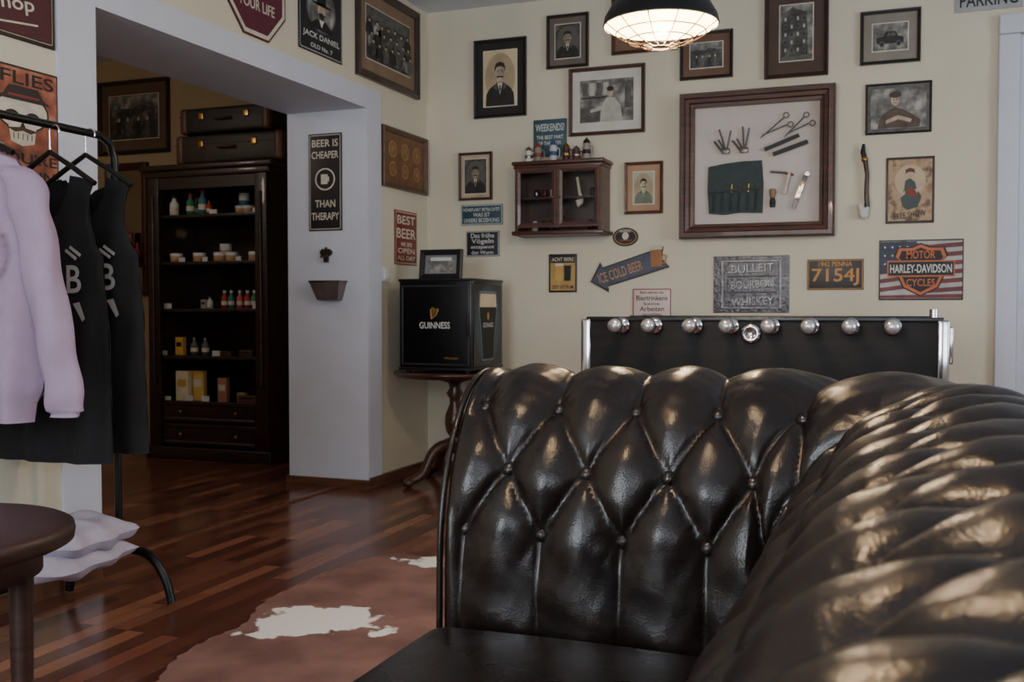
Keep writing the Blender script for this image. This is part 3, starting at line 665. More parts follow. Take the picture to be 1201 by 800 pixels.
def s_pin(b,w,h,y):
    b.rect(0,0,w*.9,h*.92,y,ramp_mat('aged_poster',16,[(.35,(96,64,44)),(.5,(176,150,116)),(.7,(140,100,70))])); b.ell(0,.14*h,.32*w,.24*h,y-.0006,colr((190,170,136)))
    b.poly([(-.16*w,-.24*h),(-.2*w,-.1*h),(-.12*w,.02*h),(-.1*w,.14*h),(0,.18*h),(.1*w,.12*h),(.14*w,.02*h),(.24*w,-.1*h),(.16*w,-.26*h),(-.05*w,-.3*h)],y-.0012,colr((58,72,72))); b.poly([(-.1*w,-.05*h),(.0,.06*h),(.18*w,-.05*h),(.1*w,-.12*h)],y-.0014,colr((120,46,36)))
    b.ell(0,.23*h,.075*w,.06*h,y-.0018,skin); b.poly([(-.1*w,.24*h),(-.09*w,.31*h),(0,.335*h),(.09*w,.31*h),(.1*w,.24*h),(.05*w,.27*h),(-.05*w,.27*h)],y-.0022,colr((90,36,30)))
    b.poly([(.1*w,.0),(.26*w,.12*h),(.28*w,.08*h),(.14*w,-.05*h)],y-.0016,skin); b.poly([(-.1*w,.0),(-.26*w,-.1*h),(-.24*w,-.14*h),(-.1*w,-.06*h)],y-.0016,skin)
    b.text('FREE SHOW',0,-.37*h,.66*w,.09*h,y-.0018,dk,rot=.12)
sign('pinup_poster_sign','B',(1039,184,1096,262),(50,38,32),s_pin)
def s_skull(b,w,h,y):
    b.rect(0,0,w*.95,h*.96,y,redt); b.text('TIME FLIES',.0,.40*h,.9*w,.11*h,y-.001,dk)
    b.text('WHEN',-.28*w,.1*h,.3*w,.09*h,y-.001,dk); b.text("YOU'RE",.22*w,-.27*h,.5*w,.09*h,y-.001,dk); b.text('HAVING FUN',.05*w,-.41*h,.8*w,.09*h,y-.001,dk)
    b.ell(.2*w,.12*h,.21*w,.17*h,y-.0008,dk); b.ell(.2*w,.12*h,.195*w,.155*h,y-.001,cr); b.poly([(.09*w,.02*h),(.31*w,.02*h),(.29*w,-.14*h),(.2*w,-.17*h),(.11*w,-.14*h)],y-.0012,cr)
    for x in(.12,.28): b.ell(x*w,.08*h,.055*w,.045*h,y-.002,dk); b.ell(x*w,.085*h,.018*w,.016*h,y-.0026,rd,n=10)
    b.poly([(.2*w,.04*h),(.175*w,-.02*h),(.225*w,-.02*h)],y-.002,dk); b.poly([(.08*w,-.03*h),(.2*w,-.01*h),(.32*w,-.03*h),(.26*w,-.06*h),(.2*w,-.04*h),(.14*w,-.06*h)],y-.0024,colr((70,40,30)))
    for i in range(5): b.rect((.13+.035*i)*w,-.09*h,.006*w,.05*h,y-.002,dk)
    b.poly([(-.02*w,.21*h),(.42*w,.21*h),(.36*w,.25*h),(.32*w,.33*h),(.1*w,.33*h),(.06*w,.25*h)],y-.003,colr((40,32,30))); b.rect(.21*w,.25*h,.24*w,.02*h,y-.0034,rd)
    b.poly([(-.3*w,-.1*h),(.05*w,-.2*h),(.06*w,-.17*h),(-.28*w,-.06*h)],y-.0015,steel)
sign('skull_tin_sign','L',(-95,70,68,213),(60,40,34),s_skull)
def s_shop(b,w,h,y):
    b.rect(0,0,w*.94,h*.9,y,colr((76,30,34))); b.text('Barber',0,.22*h,.7*w,.26*h,y-.001,cr,rot=.12); b.text('Shop',.14*w,-.14*h,.36*w,.2*h,y-.001,cr,rot=.12); b.rect(.1*w,-.34*h,.5*w,.02*h,y-.001,cr,rot=.12)
sign('shop_tin_sign','L',(-90,-75,62,38),(36,26,28),s_shop,border=(170,152,126))
def s_jack(b,w,h,y):
    b.ell(0,.12*h,.34*w,.32*h,y,gm); b.ell(0,.12*h,.31*w,.295*h,y-.0004,bw); b.poly([(-.28*w,-.16*h),(-.24*w,-.1*h),(-.1*w,-.02*h),(.1*w,-.02*h),(.24*w,-.1*h),(.28*w,-.16*h)],y-.0008,dk)
    b.ell(0,.1*h,.09*w,.11*h,y-.001,skin); b.poly([(-.06*w,-.02*h),(.06*w,-.02*h),(0,-.12*h)],y-.0012,wh)
    b.ell(0,.19*h,.22*w,.022*h,y-.0015,dk); b.poly([(-.1*w,.19*h),(-.11*w,.3*h),(0,.27*h),(.11*w,.3*h),(.1*w,.19*h)],y-.0015,dk); b.poly([(-.08*w,.06*h),(0,.085*h),(.08*w,.06*h),(.04*w,.0),(0,-.02*h),(-.04*w,.0)],y-.0015,hairc)
    b.text("JACK DANIEL",0,-.27*h,.84*w,.10*h,y-.001,wh,rot=0); b.text("OLD No. 7",0,-.4*h,.5*w,.06*h,y-.001,wh)
sign('whiskey_portrait_sign','L',(349,-20,400,66),(30,30,32),s_jack,border=(150,150,150),rim=.02)
ca,cz,w,h=dims('L',(262,-62,333,30)); b=B('octagon_sign'); R8=w/2/math.cos(pi/8)
oc=lambda k:[(k*R8*math.cos(pi/8+i*pi/4),k*R8*math.sin(pi/8+i*pi/4)) for i in range(8)]
b.poly(oc(1),-.006,colr((80,30,42)),.006); b.poly(oc(.96),-.0068,cr); b.poly(oc(.88),-.0076,colr((90,34,48)))
b.text('BEST TIME',0,.1*h,w*.6,h*.14,-.0085,cr); b.text('OF',0,-.06*h,w*.16,h*.1,-.0085,cr); b.text('YOUR LIFE',0,-.24*h,w*.6,h*.14,-.0085,cr); place(b,'L',ca,cz)
ca,cz,w,h=dims('B',(719,267,749,289)); b=B('oval_sign'); b.ell(0,0,w/2,h/2,-.006,dk,.006); b.ell(0,0,w*.44,h*.42,-.0068,colr((150,124,76))); b.ell(0,0,w*.4,h*.37,-.0074,dk); b.ell(0,.006,w*.13,h*.2,-.008,cr); b.rect(0,-.02,w*.5,.010,-.0086,rd); b.text('BEARDED',0,.034,w*.44,.014,-.0082,cr); place(b,'B',ca,cz)
ca,cz,w,h=dims('B',(693,287,783,345)); b=B('beer_arrow_sign'); ro=.30; Lh=w/2/math.cos(ro)*1.0
def rt(p): return (p[0]*math.cos(ro)-p[1]*math.sin(ro),p[0]*math.sin(ro)+p[1]*math.cos(ro))
ap=[(-Lh,0),(-Lh*.62,.092),(-Lh*.62,.058),(Lh*.98,.062),(Lh*.85,0),(Lh*.98,-.062),(-Lh*.62,-.058),(-Lh*.62,-.092)]
b.poly([rt(p) for p in ap],-.008,colr((44,38,42)),.008); b.poly([rt((p[0]*.96,p[1]*.86)) for p in ap],-.009,mat('arrow_blue_grey',(70,74,90),.5,0,.25,14))
b.text('ICE COLD BEER',*rt((-.05,0)),Lh*1.14,.058,-.010,colr((170,132,92)),rot=ro)
c=rt((Lh*.74,.012)); b.rect(c[0],c[1],.065,.10,-.012,colr((150,100,56)),.004,rot=ro-.25); b.rect(c[0]-.004,c[1]+.058,.075,.024,-.013,colr((196,186,168)),.004,rot=ro-.25); b.tube([(c[0]+.034,-.012,c[1]+.02),(c[0]+.058,-.012,c[1]+.012),(c[0]+.05,-.012,c[1]-.03),(c[0]+.03,-.012,c[1]-.03)],.005,colr((160,126,84)),6)
place(b,'B',ca,cz)
b=B('tobacco_pipe'); f=lambda px,py:(onY(px,py,YB-.03)[0],YB-.03,onY(px,py,YB-.03)[1])
b.tube([f(1013,169),f(1012,178),f(1015,190)],[.007,.014,.014],black,10); b.tube([f(1015,190),f(1017,205),f(1016,225),f(1017,243)],[.013,.011,.012,.014],wood_dk,10)
q=f(1012,250); b.sph(q,(.024,.024,.032),wh,16); b.tube([f(1017,243),f(1016,252),f(1013,255)],.012,wh,10); b.tube([f(1011,250),f(1009,240)],[.018,.020],cr,14); b.sph(f(1014,187),.018,brass,12)
q=f(1015,200); b.box((q[0],YB-.012,q[2]),(.02,.022,.012),brass); b.done()
ca,cz,w,h=dims('L',(445,314,456,330)); b=B('light_switch'); b.box((0,-.006,0),(.085,.012,.085),wh,.004); b.box((0,-.014,0),(.05,.008,.055),wh,.003); place(b,'L',ca,cz)
ca,cz,w,h=dims('J',(377,290,393,309)); b=B('wall_bottle_opener'); br2=mat('aged_bronze',(70,56,46),.4,.7,.3)
b.poly([(-.03,.0),(-.036,.02),(-.02,.035),(-.008,.022),(0,.045),(.008,.022),(.02,.035),(.036,.02),(.03,0),(.012,-.01),(.012,-.04),(-.012,-.04),(-.012,-.01)],-.02,br2,.02); b.tube([(-.014,-.022,.0),(-.014,-.045,-.01),(.014,-.045,-.01),(.014,-.022,0)],.005,br2); place(b,'J',ca,cz)
ca,cz,w,h=dims('J',(366,330,401,352),4.93); b=B('bottle_cap_catcher'); hw=w/2; hh=h/2; D=.09
vs=[(-hw*.68,0,-hh),(hw*.68,0,-hh),(hw*.68,-D*.6,-hh),(-hw*.68,-D*.6,-hh),(-hw,0,hh),(hw,0,hh),(hw,-D,hh),(-hw,-D,hh)]
b.add(vs,[(0,1,2,3),(0,1,5,4),(1,2,6,5),(2,3,7,6),(3,0,4,7)],mat('galvanised_tin',(112,102,98),.4,.5,.3)); b.tube([vs[4],vs[5],vs[6],vs[7]],.005,br2,6,True); place(b,'J',ca,cz)

# ------------------------------------------------------------ display case with barber tools
def case():
    r=(797,104,979,278); ca,cz,w,h=dims('B',r,YB-.06); b=B('barber_tool_display_case')
    D=.085; fw=.078
    b.frame(w,h,[(0,0),(0,-D*.8),(.008,-D),(.03,-D),(.036,-D*.88),(.055,-D*.82),(.062,-D*.7),(fw,-D*.66),(fw,-.01)],wood_fr)
    lin_=mat('display_backing',(200,190,184),.8,0,.05); b.rect(0,0,w-2*fw+.01,h-2*fw+.01,-.012,lin_,.01)
    x0,y0,x1,y1=r
    def P(px,py): return ((px-(x0+x1)/2)/(x1-x0)*w, -(py-(y0+y1)/2)/(y1-y0)*h)
    y=-.03
    def bar(p,q,r0,m,r1=None):
        p=P(*p);q=P(*q); b.tube([(p[0],y,p[1]),(q[0],y,q[1])],[r0,r1 or r0],m,8)
    def ring(p,rr,m):
        p=P(*p); b.tube([(p[0]+rr*math.cos(a*pi/8),y,p[1]+rr*math.sin(a*pi/8)) for a in range(16)],.003,m,6,True)
    dst=mat('tool_steel',(96,92,90),.35,.8,.1)
    for (tip,piv,h1,h2) in (((893,161),(910,149),(921,138),(924,147)),((921,161),(936,149),(944,139),(949,147))):
        bar(tip,h1,.003,dst,.004); bar((tip[0]+2,tip[1]-3),h2,.003,dst,.004); ring((h1[0]+2,h1[1]-2),.014,dst); ring((h2[0]+4,h2[1]),.014,dst)
    for (tx,ty,cx,cy) in((846,148,852,176),(874,146,874,176)):
        bar((cx-9,cy-16),(cx-1,cy-2),.005,dst); bar((tx-2,ty),(cx,cy-2),.005,dst); bar((cx+6,ty+2),(cx+1,cy-2),.005,dst)
        p=P(cx,cy-2); b.box((p[0],y,p[1]),(.045,.012,.03),dst,.004); bar((cx-14,cy-14),(cx-3,cy),.006,dst)
    def slab(p,q,wd,m,th=.012):
        p=P(*p);q=P(*q); a=math.atan2(q[1]-p[1],q[0]-p[0]); L=math.hypot(q[0]-p[0],q[1]-p[1]); b.rect((p[0]+q[0])/2,(p[1]+q[1])/2,L,wd,y-th/2,m,th,rot=a)
    slab((898,175),(938,160),.020,dk); slab((908,181),(948,168),.022,dk); slab((932,245),(946,207),.024,wood_dk); slab((946,207),(950,205),.02,steel)
    bar((905,201),(922,203),.006,dst); slab((922,228),(928,202),.016,dst); bar((922,203),(932,206),.006,colr((110,40,30)))
    gl=mat('waxed_tool_roll',(30,48,50),.6,0,.3,20,.3,60)
    pts=[P(*q) for q in((831,192),(850,189),(872,187),(895,187),(897,215),(896,249),(870,248),(850,250),(832,248),(830,220))]; b.poly(pts,-.026,gl,.014)
    for i in range(6):
        px=838+i*10; bar((px,246),(px+1,224),.006,gl); 
        if i>1: bar((px+1,224),(px+2,214),.004,(brass,wood_fr)[i%2]); 
    slab((832,222),(896,220),.012,mat('tool_roll_strap',(20,34,34),.6))
    p=P(908,243)
    b.tube([(p[0],y,p[1]),(p[0],y,p[1]+.03),(p[0],y,p[1]+.05)],[.014,.017,.011],dk,14); b.tube([(p[0],y,p[1]+.05),(p[0],y,p[1]+.085),(p[0],y,p[1]+.1)],[.012,.02,.016],colr((140,110,80)),14)
    place(b,'B',ca,cz)
case()

# ------------------------------------------------------------ hanging cabinet with steins
def hang_cab():
    PY=YB-.20; ca,cz,w,h=dims('B',(603,187,705,275),PY); b=B('wall_cabinet'); D=.195; wd=wood('cabinet_mahogany',(74,42,33),.35)
    b.box((0,-.006,0),(w-.02,.012,h),wood_dk); 
    for sx in(-1,1): b.box((sx*(w/2-.012),-D/2,0),(.02,D-.01,h),wd)
    b.box((0,-D/2,h/2-.012),(w+.03,D+.02,.022),wd,.006); b.box((0,-D/2,h/2-.034),(w+.01,D+.008,.02),wd,.005); b.box((0,-D/2,-h/2+.012),(w+.03,D+.02,.024),wd,.006); b.box((0,-D/2,-.0),(w-.04,D-.04,.01),wood_dk)
    b.box((0,-D+.005,0),(.022,.012,h-.08),wd)
    dw=w/2-.015; dh=h-.085
    for sx in(-1,1):
        b.frame(dw,dh,[(0,-D+.01),(0,-D-.008),(.012,-D-.008),(.028,-D-.004),(.028,-D+.01)],wd,sx*(dw/2+.004),0)
        b.rect(sx*(dw/2+.004),0,dw-.05,dh-.05,-D,glass)
        b.sph((sx*.02,-D-.014,0),.008,brass,10)
    b.tube([(.09,-.1,.12),(.105,-.1,.03),(.12,-.1,-.02)],[.008,.009,.012],cr,10); b.tube([(.12,-.1,-.02),(.10,-.1,-.04),(.095,-.1,-.01)],[.014,.016,.016],cr,12)
    for i,x in enumerate((-.17,-.12,-.07,.17)): b.lathe([(.0,0),(.018,0),(.02,.04),(.012,.06),(.001,.065)],(cr,dk,steel,brass)[i],(x,-.09,-h/2+.026),14); b.lathe([(.0,0),(.016,0),(.016,.05),(.001,.055)],(steel,wood_fr,cr,dk)[i],(x+.01,-.09,.006),14)
    place(b,'B',ca,cz)
    zt=cz+h/2
    b=B('beer_steins')
    bl=colr((60,80,120)); 
    for i,(px,hh,c,lid) in enumerate(((620,.095,cr,steel),(631,.115,colr((130,122,112)),colr((130,54,46))),(649,.125,colr((186,186,192)),bl),(664,.105,wood_dk,brass),(688,.125,colr((150,142,134)),dk),(676,.085,colr((90,40,36)),steel))):
        x=onY(px,180,YB-.1)[0]; 
        b.lathe([(0,0),(.024,0),(.026,.008),(.022,.02),(.023,hh*.6),(.019,hh*.75),(.02,hh*.78)],c,(x,YB-.1,zt),16)
        b.lathe([(.0225,hh*.3),(.0245,hh*.34),(.0245,hh*.46),(.0225,hh*.5)],lid,(x,YB-.1,zt),16)
        b.lathe([(.021,hh*.78),(.018,hh*.9),(.004,hh*1.02),(.001,hh*1.08)],lid,(x,YB-.1,zt),16)
        b.tube([(x+.02,YB-.1,zt+hh*.2),(x+.039,YB-.1,zt+hh*.3),(x+.038,YB-.1,zt+hh*.6),(x+.018,YB-.1,zt+hh*.68)],.004,c,6)
    b.done()
hang_cab()

# ------------------------------------------------------------ beverage fridge on pedestal table
FX0=onY(468,400,5.1)[0]; FX1=onY(553,400,5.1)[0]; FZ0=onY(510,436,5.1)[1]; FZ1=onY(510,327,5.1)[1]
def fridge():
    cx=(FX0+FX1)/2; w=FX1-FX0; h=FZ1-FZ0; D=.46; cz=(FZ0+FZ1)/2
    b=B('beverage_mini_fridge'); bk=mat('fridge_black',(10,10,12),.28,0,.1,coat=.1)
    b.box((cx,5.1+.03+(D-.03)/2,cz+.006),(w,D-.03,h-.014),bk,.008); b.box((cx,5.115,cz+.006),(w-.004,.026,h-.03),bk,.006)
    b.box((cx,5.1+D/2,FZ1-.006),(w+.008,D+.006,.014),mat('fridge_rim',(38,38,42),.3,.4),.004); b.box((cx,5.1+D/2,FZ0+.014),(w+.006,D+.004,.016),mat('fridge_rim',(38,38,42)),.004)
    b.frame(w-.03,h-.07,[(0,5.102),(.004,5.099),(.008,5.099),(.01,5.102)],mat('fridge_gasket',(60,60,64),.4,.4),cx,cz)
    for sx in(-1,1):
        for yy in(5.14,5.1+D-.04): b.cyl((cx+sx*(w/2-.04),yy,FZ0-.006),(cx+sx*(w/2-.04),yy,FZ0+.01),.014,dk)
    gd=mat('gold_logo',(196,150,80),.35,.6); y=5.098
    b.text('GUINNESS',cx+.0,cz+.0,w*.42,.036,y,wh)
    hx=cx-.0; hz=cz+.065
    b.tube([(hx-.02,y,hz-.03),(hx-.024,y,hz+.02),(hx-.01,y,hz+.032),(hx+.004,y,hz+.02),(hx+.02,y,hz+.026),(hx+.022,y,hz+.012)],.0035,gd,6); b.tube([(hx+.022,y,hz+.02),(hx+.008,y,hz-.01),(hx-.02,y,hz-.03)],.0035,gd,6)
    for k in range(4): b.tube([(hx-.014+k*.008,y,hz+.022),(hx-.014+k*.008,y,hz-.018+k*.008)],.001,gd,4)
    b.text('BREWED IN DUBLIN',cx+.1,FZ0+.075,.08,.01,y,gd)
    b.box((cx+w/2-.02,5.096,cz),(.012,.014,.12),mat('fridge_rim',(38,38,42)),.003)
    b.mx=Matrix.Translation((FX1+.001,5.1+D/2,cz))@Matrix.Rotation(pi/2,4,'Z')
    b.rect(0,0,D-.06,h-.06,-.0006,mat('side_print_navy',(14,22,34),.3))
    b.ell(0,.0,.18,.22,-.0012,mat('side_print_glow',(30,58,78),.3))
    pint=[(-.08,-.19),(.08,-.19),(.095,-.05),(.125,.08),(.115,.18),(-.115,.18),(-.125,.08),(-.095,-.05)]
    b.poly([(a*1.06,c*1.04) for a,c in pint],-.0018,colr((130,150,160))); b.poly(pint,-.0024,colr((16,10,10))); b.poly([(-.122,.1),(.122,.1),(.113,.175),(-.113,.175)],-.003,colr((225,205,170)))
    b.text('GUINNESS',0,-.0,.15,.026,-.003,wh); b.ell(0,.05,.016,.022,-.003,gd)
    b.mx=None; b.done()
    ca,cz2,pw,ph=dims('B',(493,291,542,326),5.28); b=B('photo_frame_standing')
    b.mx=Matrix.Rotation(-.12,4,'X')
    b.frame(pw,ph,[(0,.012),(0,-.012),(.006,-.014),(.03,-.010),(.032,.0)],mat('frame_22_20_20',(22,20,20),.3)); b.rect(0,0,pw-.05,ph-.05,-.002,colr((120,124,126)),.01); b.rect(0,-.01,pw*.6,ph*.4,-.0028,bw); b.rect(.0,.03,pw*.5,.02,-.0034,wh)
    b.tube([(0,.01,.02),(0,.07,-ph/2+.008)],.005,dk,6); b.mx=None
    b.done((ca,5.28,FZ1+ph/2+.002))
    b=B('pedestal_table'); tx=cx+.005; ty=5.36; tz=FZ0-.008
    b.lathe([(0.001,tz),(.345,tz),(.352,tz-.006),(.352,tz-.016),(.338,tz-.024),(.335,tz-.032),(.30,tz-.036),(0.001,tz-.036)],wood_tbl,(tx,ty,0),8*6)
    b.lathe([(.09,tz-.036),(.09,tz-.055),(.04,tz-.07),(.032,tz-.10),(.05,tz-.13),(.032,tz-.16),(.03,tz-.19),(.055,tz-.25),(.06,tz-.30),(.05,tz-.35),(.03,tz-.38),(.052,tz-.40),(.056,tz-.44),(.045,tz-.47),(.001,tz-.48)],wood_tbl,(tx,ty,0),28)
    for k in range(4):
        a=k*pi/2+pi/4+.15; c,s_=math.cos(a),math.sin(a)
        pts=[(0.03,tz-.43),(.09,tz-.43),(.15,tz-.47),(.20,.08),(.25,.045),(.30,.03)]
        P3=catmull([Vector((p[0],p[1])) for p in pts],5)
        b.tube([(tx+q.x*c,ty+q.x*s_,q.y) for q in P3],[.034-.012*i/len(P3) for i in range(len(P3))],wood_tbl,10); b.sph((tx+.30*c,ty+.30*s_,.026),(.034,.034,.026),wood_tbl,12)
    b.done()
fridge()

# ------------------------------------------------------------ second room: display cabinet
CX0,CX1,CY=-4.74,-3.80,5.57; CH=1.95
def cabinet():
    b=B('display_cabinet'); cx=(CX0+CX1)/2; w=CX1-CX0; D=.45; yc=CY+D/2
    b.box((cx,CY+D-.01,CH/2),(w-.02,.02,CH-.04),wood_cab)
    for x in(CX0+.03,CX1-.03): b.box((x,yc,CH/2),(.06,D,CH-.04),wood_cab)
    for x in(CX0+.045,CX1-.045): b.box((x,CY-.004,CH/2),(.09,.025,CH-.08),wood_cab,.004); b.tube([(x,CY-.02,.5),(x,CY-.02,CH-.2)],.012,wood_cab,8)
    b.box((cx,yc-.01,CH-.02),(w+.10,D+.06,.04),wood_cab,.012); b.box((cx,yc-.008,CH-.06),(w+.05,D+.03,.05),wood_cab,.012); b.box((cx,CY-.0,CH-.12),(w-.1,.02,.08),wood_cab)
    b.box((cx,yc-.01,.04),(w+.05,D+.04,.08),wood_cab,.01)
    for z in SZ: b.box((cx,yc-.01,z-.012),(w-.1,D-.04,.022),wood_cab,.003)
    for z0,z1 in((.09,.235),(.245,.385)):
        b.box((cx,CY+.02,(z0+z1)/2),(w-.16,.03,z1-z0),wood_cab,.006); b.frame(w-.22,z1-z0-.04,[(0,CY+.004),(.0,CY-.002),(.012,CY+.004)],wood_cab,cx,(z0+z1)/2)
        for x in(-.22,.22): b.sph((cx+x,CY-.012,(z0+z1)/2),.014,brass,10)
    b.done()
    b=B('grooming_products'); Y=CY+.10
    def put(px,kind,c,si,hh=.06,rr=.03,lid=steel,dy=0):
        x=onY(px,300,Y+dy)[0]; z=SZ[si]
        c=colr(c) if isinstance(c,tuple) else c
        if kind=='b': b.lathe([(.0,0),(rr,0),(rr,hh*.6),(rr*.45,hh*.75),(rr*.45,hh*.85)],c,(x,Y+dy,z),14); b.lathe([(rr*.5,hh*.85),(rr*.5,hh),(0.001,hh)],lid,(x,Y+dy,z),14); b.lathe([(rr*1.01,hh*.2),(rr*1.01,hh*.42)],paper,(x,Y+dy,z),14)
        elif kind=='t': b.lathe([(.0,0),(rr,0),(rr,hh*.65)],c,(x,Y+dy,z),18); b.lathe([(rr*1.04,hh*.65),(rr*1.04,hh),(.001,hh)],lid,(x,Y+dy,z),18)
        elif kind=='x': b.box((x,Y+dy,z+hh/2),(rr*2,.04,hh),c,.002); b.rect(x,z+hh*.6,rr*1.4,hh*.25,Y+dy-.021,lid)
        elif kind=='c': b.box((x,Y-.05,z+hh/2),(rr*2,.004,hh),wh,0)
    T=(200,160,118); W=(215,215,210); Rr=(180,44,40); Gn=(44,124,90)
    put(205,'b',W,0,.14,.03,colr((60,60,60))); put(224,'b',Gn,0,.15,.028,colr(Rr)); put(238,'b',(60,120,130),0,.17,.028,colr(Rr)); put(246,'b',Rr,0,.1,.02); put(256,'c',W,0,.03,.03)
    for p,z in((283,0),(292,0)): put(p,'t',T,0,.05,.035,colr(W)); 
    put(287,'t',(60,110,130),0,.14,.033,colr(W),.06); put(306,'c',W,0,.03,.025); put(231,'b',Gn,0,.13,.024,colr(Rr),.07)
    for p in(207,234,258,272,299): put(p,'t',T,1,.06,.04,colr(W))
    put(265,'t',T,1,.12,.038,colr(W),.07); put(219,'c',W,1,.03,.025); put(246,'c',W,1,.03,.02); put(285,'c',W,1,.03,.02)
    put(202,'c',W,2,.035,.03); put(240,'x',(150,150,150),2,.06,.02,dk); put(246,'b',W,2,.08,.02)
    for i,p in enumerate((263,271,281,290,298)): put(p,'b',(Rr,Gn,(200,90,90),Rr,Gn)[i],2,.12,.022,colr((200,190,180)))
    put(306,'c',W,2,.035,.03)
    put(211,'x',(215,172,74),3,.12,.03,dk); put(227,'b',(84,88,90),3,.12,.026); put(240,'b',(84,88,90),3,.12,.026); put(198,'c',W,3,.03,.02); put(262,'x',(90,60,44),3,.03,.06,dk); put(258,'c',W,3,.035,.03); put(289,'x',(70,54,46),3,.04,.05,dk)
    put(214,'x',(215,200,170),4,.2,.05,yl); put(232,'x',(215,180,96),4,.2,.05,cr,.05); put(261,'x',(170,116,94),4,.16,.035,cr); put(290,'x',(92,58,42),4,.05,.07,dk); put(226,'c',W,4,.04,.03); put(245,'c',W,4,.04,.03); put(283,'x',(170,150,110),4,.06,.03,dk,.06); put(201,'c',W,4,.03,.025)
    b.done()
    for nm,(px0,px1),z0,hh,D2,c in(('vintage_suitcase',(206,330),CH+.005,.19,.36,(52,42,36)),('vintage_suitcase.001',(211,316),CH+.202,.17,.32,(36,30,28))):
        Y2=CY+.03; x0=onY(px0,160,Y2)[0];x1=onY(px1,160,Y2)[0]; b=B(nm); lm=mat('suitcase_'+str(c[0]),c,.5,0,.25,14,.2,60); cx2=(x0+x1)/2; w2=x1-x0
        b.box((cx2,Y2+D2/2,z0+hh/2),(w2,D2,hh),lm,.025); b.box((cx2,Y2+D2/2,z0+hh*.66),(w2+.004,D2+.004,.008),dk)
        tn=mat('suitcase_corner',(84,56,38),.45)
        for sx in(-1,1):
            b.box((cx2+sx*(w2/2-.03),Y2+.02,z0+hh/2),(.066,.05,hh+.004),tn,.024); b.box((cx2+sx*w2*.25,Y2-.004,z0+hh*.66),(.04,.012,.04),brass,.003)
        b.tube([(cx2-.06,Y2,z0+hh*.55),(cx2-.055,Y2-.03,z0+hh*.52),(cx2+.055,Y2-.03,z0+hh*.52),(cx2+.06,Y2,z0+hh*.55)],.008,tn,8)
        b.done()
SZ=[onY(250,y,CY+.1)[1] for y in (252,307,362,417,471)]
cabinet()
b=B('wall_mirror_shelf'); Y=6.05
ca,cz,w,h=dims('S',(128,192,176,345)); 
b.frame(w,h,[(0,Y),(0,Y-.04),(.02,Y-.045),(.05,Y-.03),(.05,Y)],wood_fr,ca,cz); b.rect(ca,cz,w-.08,h-.08,Y-.01,mat('mirror_silver',(150,140,130),.1,1,.02))
b.box((ca,Y-.08,cz-h*.28),(w-.02,.14,.02),wood_fr,.004)
for i in range(5): b.lathe([(0,0),(.022,0),(.022,.09),(.01,.12),(.01,.15),(.001,.15)],(colr((170,50,30)),yl,colr((200,100,50)),dk,colr((150,60,40)))[i],(ca-.09+.06*i,Y-.09,cz-h*.28+.01),12)
b.done()
b=B('orange_neon_sign'); nx,nz=onY(153,290,6.0); b.box((nx,6.0,nz),(.05,.03,.22),colr((130,50,30)),.012); b.rect(nx,nz,.016,.17,5.983,mat('sign_glow',(255,130,70),.4,emit=1)); b.box((nx,6.03,nz),(.02,.04,.02),dk); b.done()
def point(name,loc,e,c,s=.1):
    l=bpy.data.lights.new(name,'POINT'); l.energy=e; l.color=c; l.shadow_soft_size=s; o=bpy.data.objects.new(name,l); bpy.context.scene.collection.objects.link(o); o.location=loc
point('second_room_light',(-4.9,3.6,2.4),20,(1,.84,.68),.15)

# ------------------------------------------------------------ clothes rack
RX=-2.5; RY=2.77; RZ=1.575
root=empty('clothes_rack',(0,0,0))
b=B('rack_frame')
pts=[(RX,1.0,.12),(RX,1.0,RZ-.07),(RX,1.02,RZ-.02),(RX,1.07,RZ),(RX,RY-.07,RZ),(RX,RY-.02,RZ-.02),(RX,RY,RZ-.07),(RX,RY,.16)]
b.tube(pts,.013,blackm,12); b.tube([(RX,1.0,.16),(RX,RY,.16)],.011,blackm,10)
for y in(1.0,RY):
    a=[Vector((RX-.22,.014)),Vector((RX-.20,.10)),Vector((RX-.14,.165)),Vector((RX,.18)),Vector((RX+.12,.17)),Vector((RX+.19,.10)),Vector((RX+.22,.014))]
    b.tube([(q.x,y,q.y) for q in catmull(a,6)],.015,blackm,12)
b.done(parent=root)
def lerp(tab,z):
    for (a,va),(c,vc) in zip(tab,tab[1:]):
        if z<=a and z>=c: return va+(vc-va)*sm((a-z)/(a-c)) if a!=c else va
    return tab[-1][1] if z<tab[-1][0] else tab[0][1]
def garment(b,m,xo,xif,xib,T,z1,folds,ph=0):
    NR,NC=60,26
    for face in(-1,1):
        xi=xif if face<0 else xib
        for sd in(-1,1):
            vs=[]
            for i in range(NR+1):
                z=-z1*i/NR; o=lerp(xo,z); ii=min(lerp(xi,z),o-.001)
                for j in range(NC+1):
                    x=ii+(o-ii)*j/NC; g=sm(-z/.35)
                    t=T*math.sqrt(max(0,1-(x/o)**2))*(.35+.65*sm(-z/.15))
                    xx=sd*x
                    y=face*t+folds*g*(math.sin(xx*38+ph+z*3)+.5*math.sin(xx*71+ph*2-z*5))+face*folds*.3*math.sin(z*30+xx*12+ph)
                    vs.append((xx+.004*math.sin(z*11+ph)*g,y,z-.03*(x/o)**2*(1-g)*1.0))
            fs=[(i*(NC+1)+j,i*(NC+1)+j+1,(i+1)*(NC+1)+j+1,(i+1)*(NC+1)+j) for i in range(NR) for j in range(NC)]
            b.add(vs,fs,m,True)
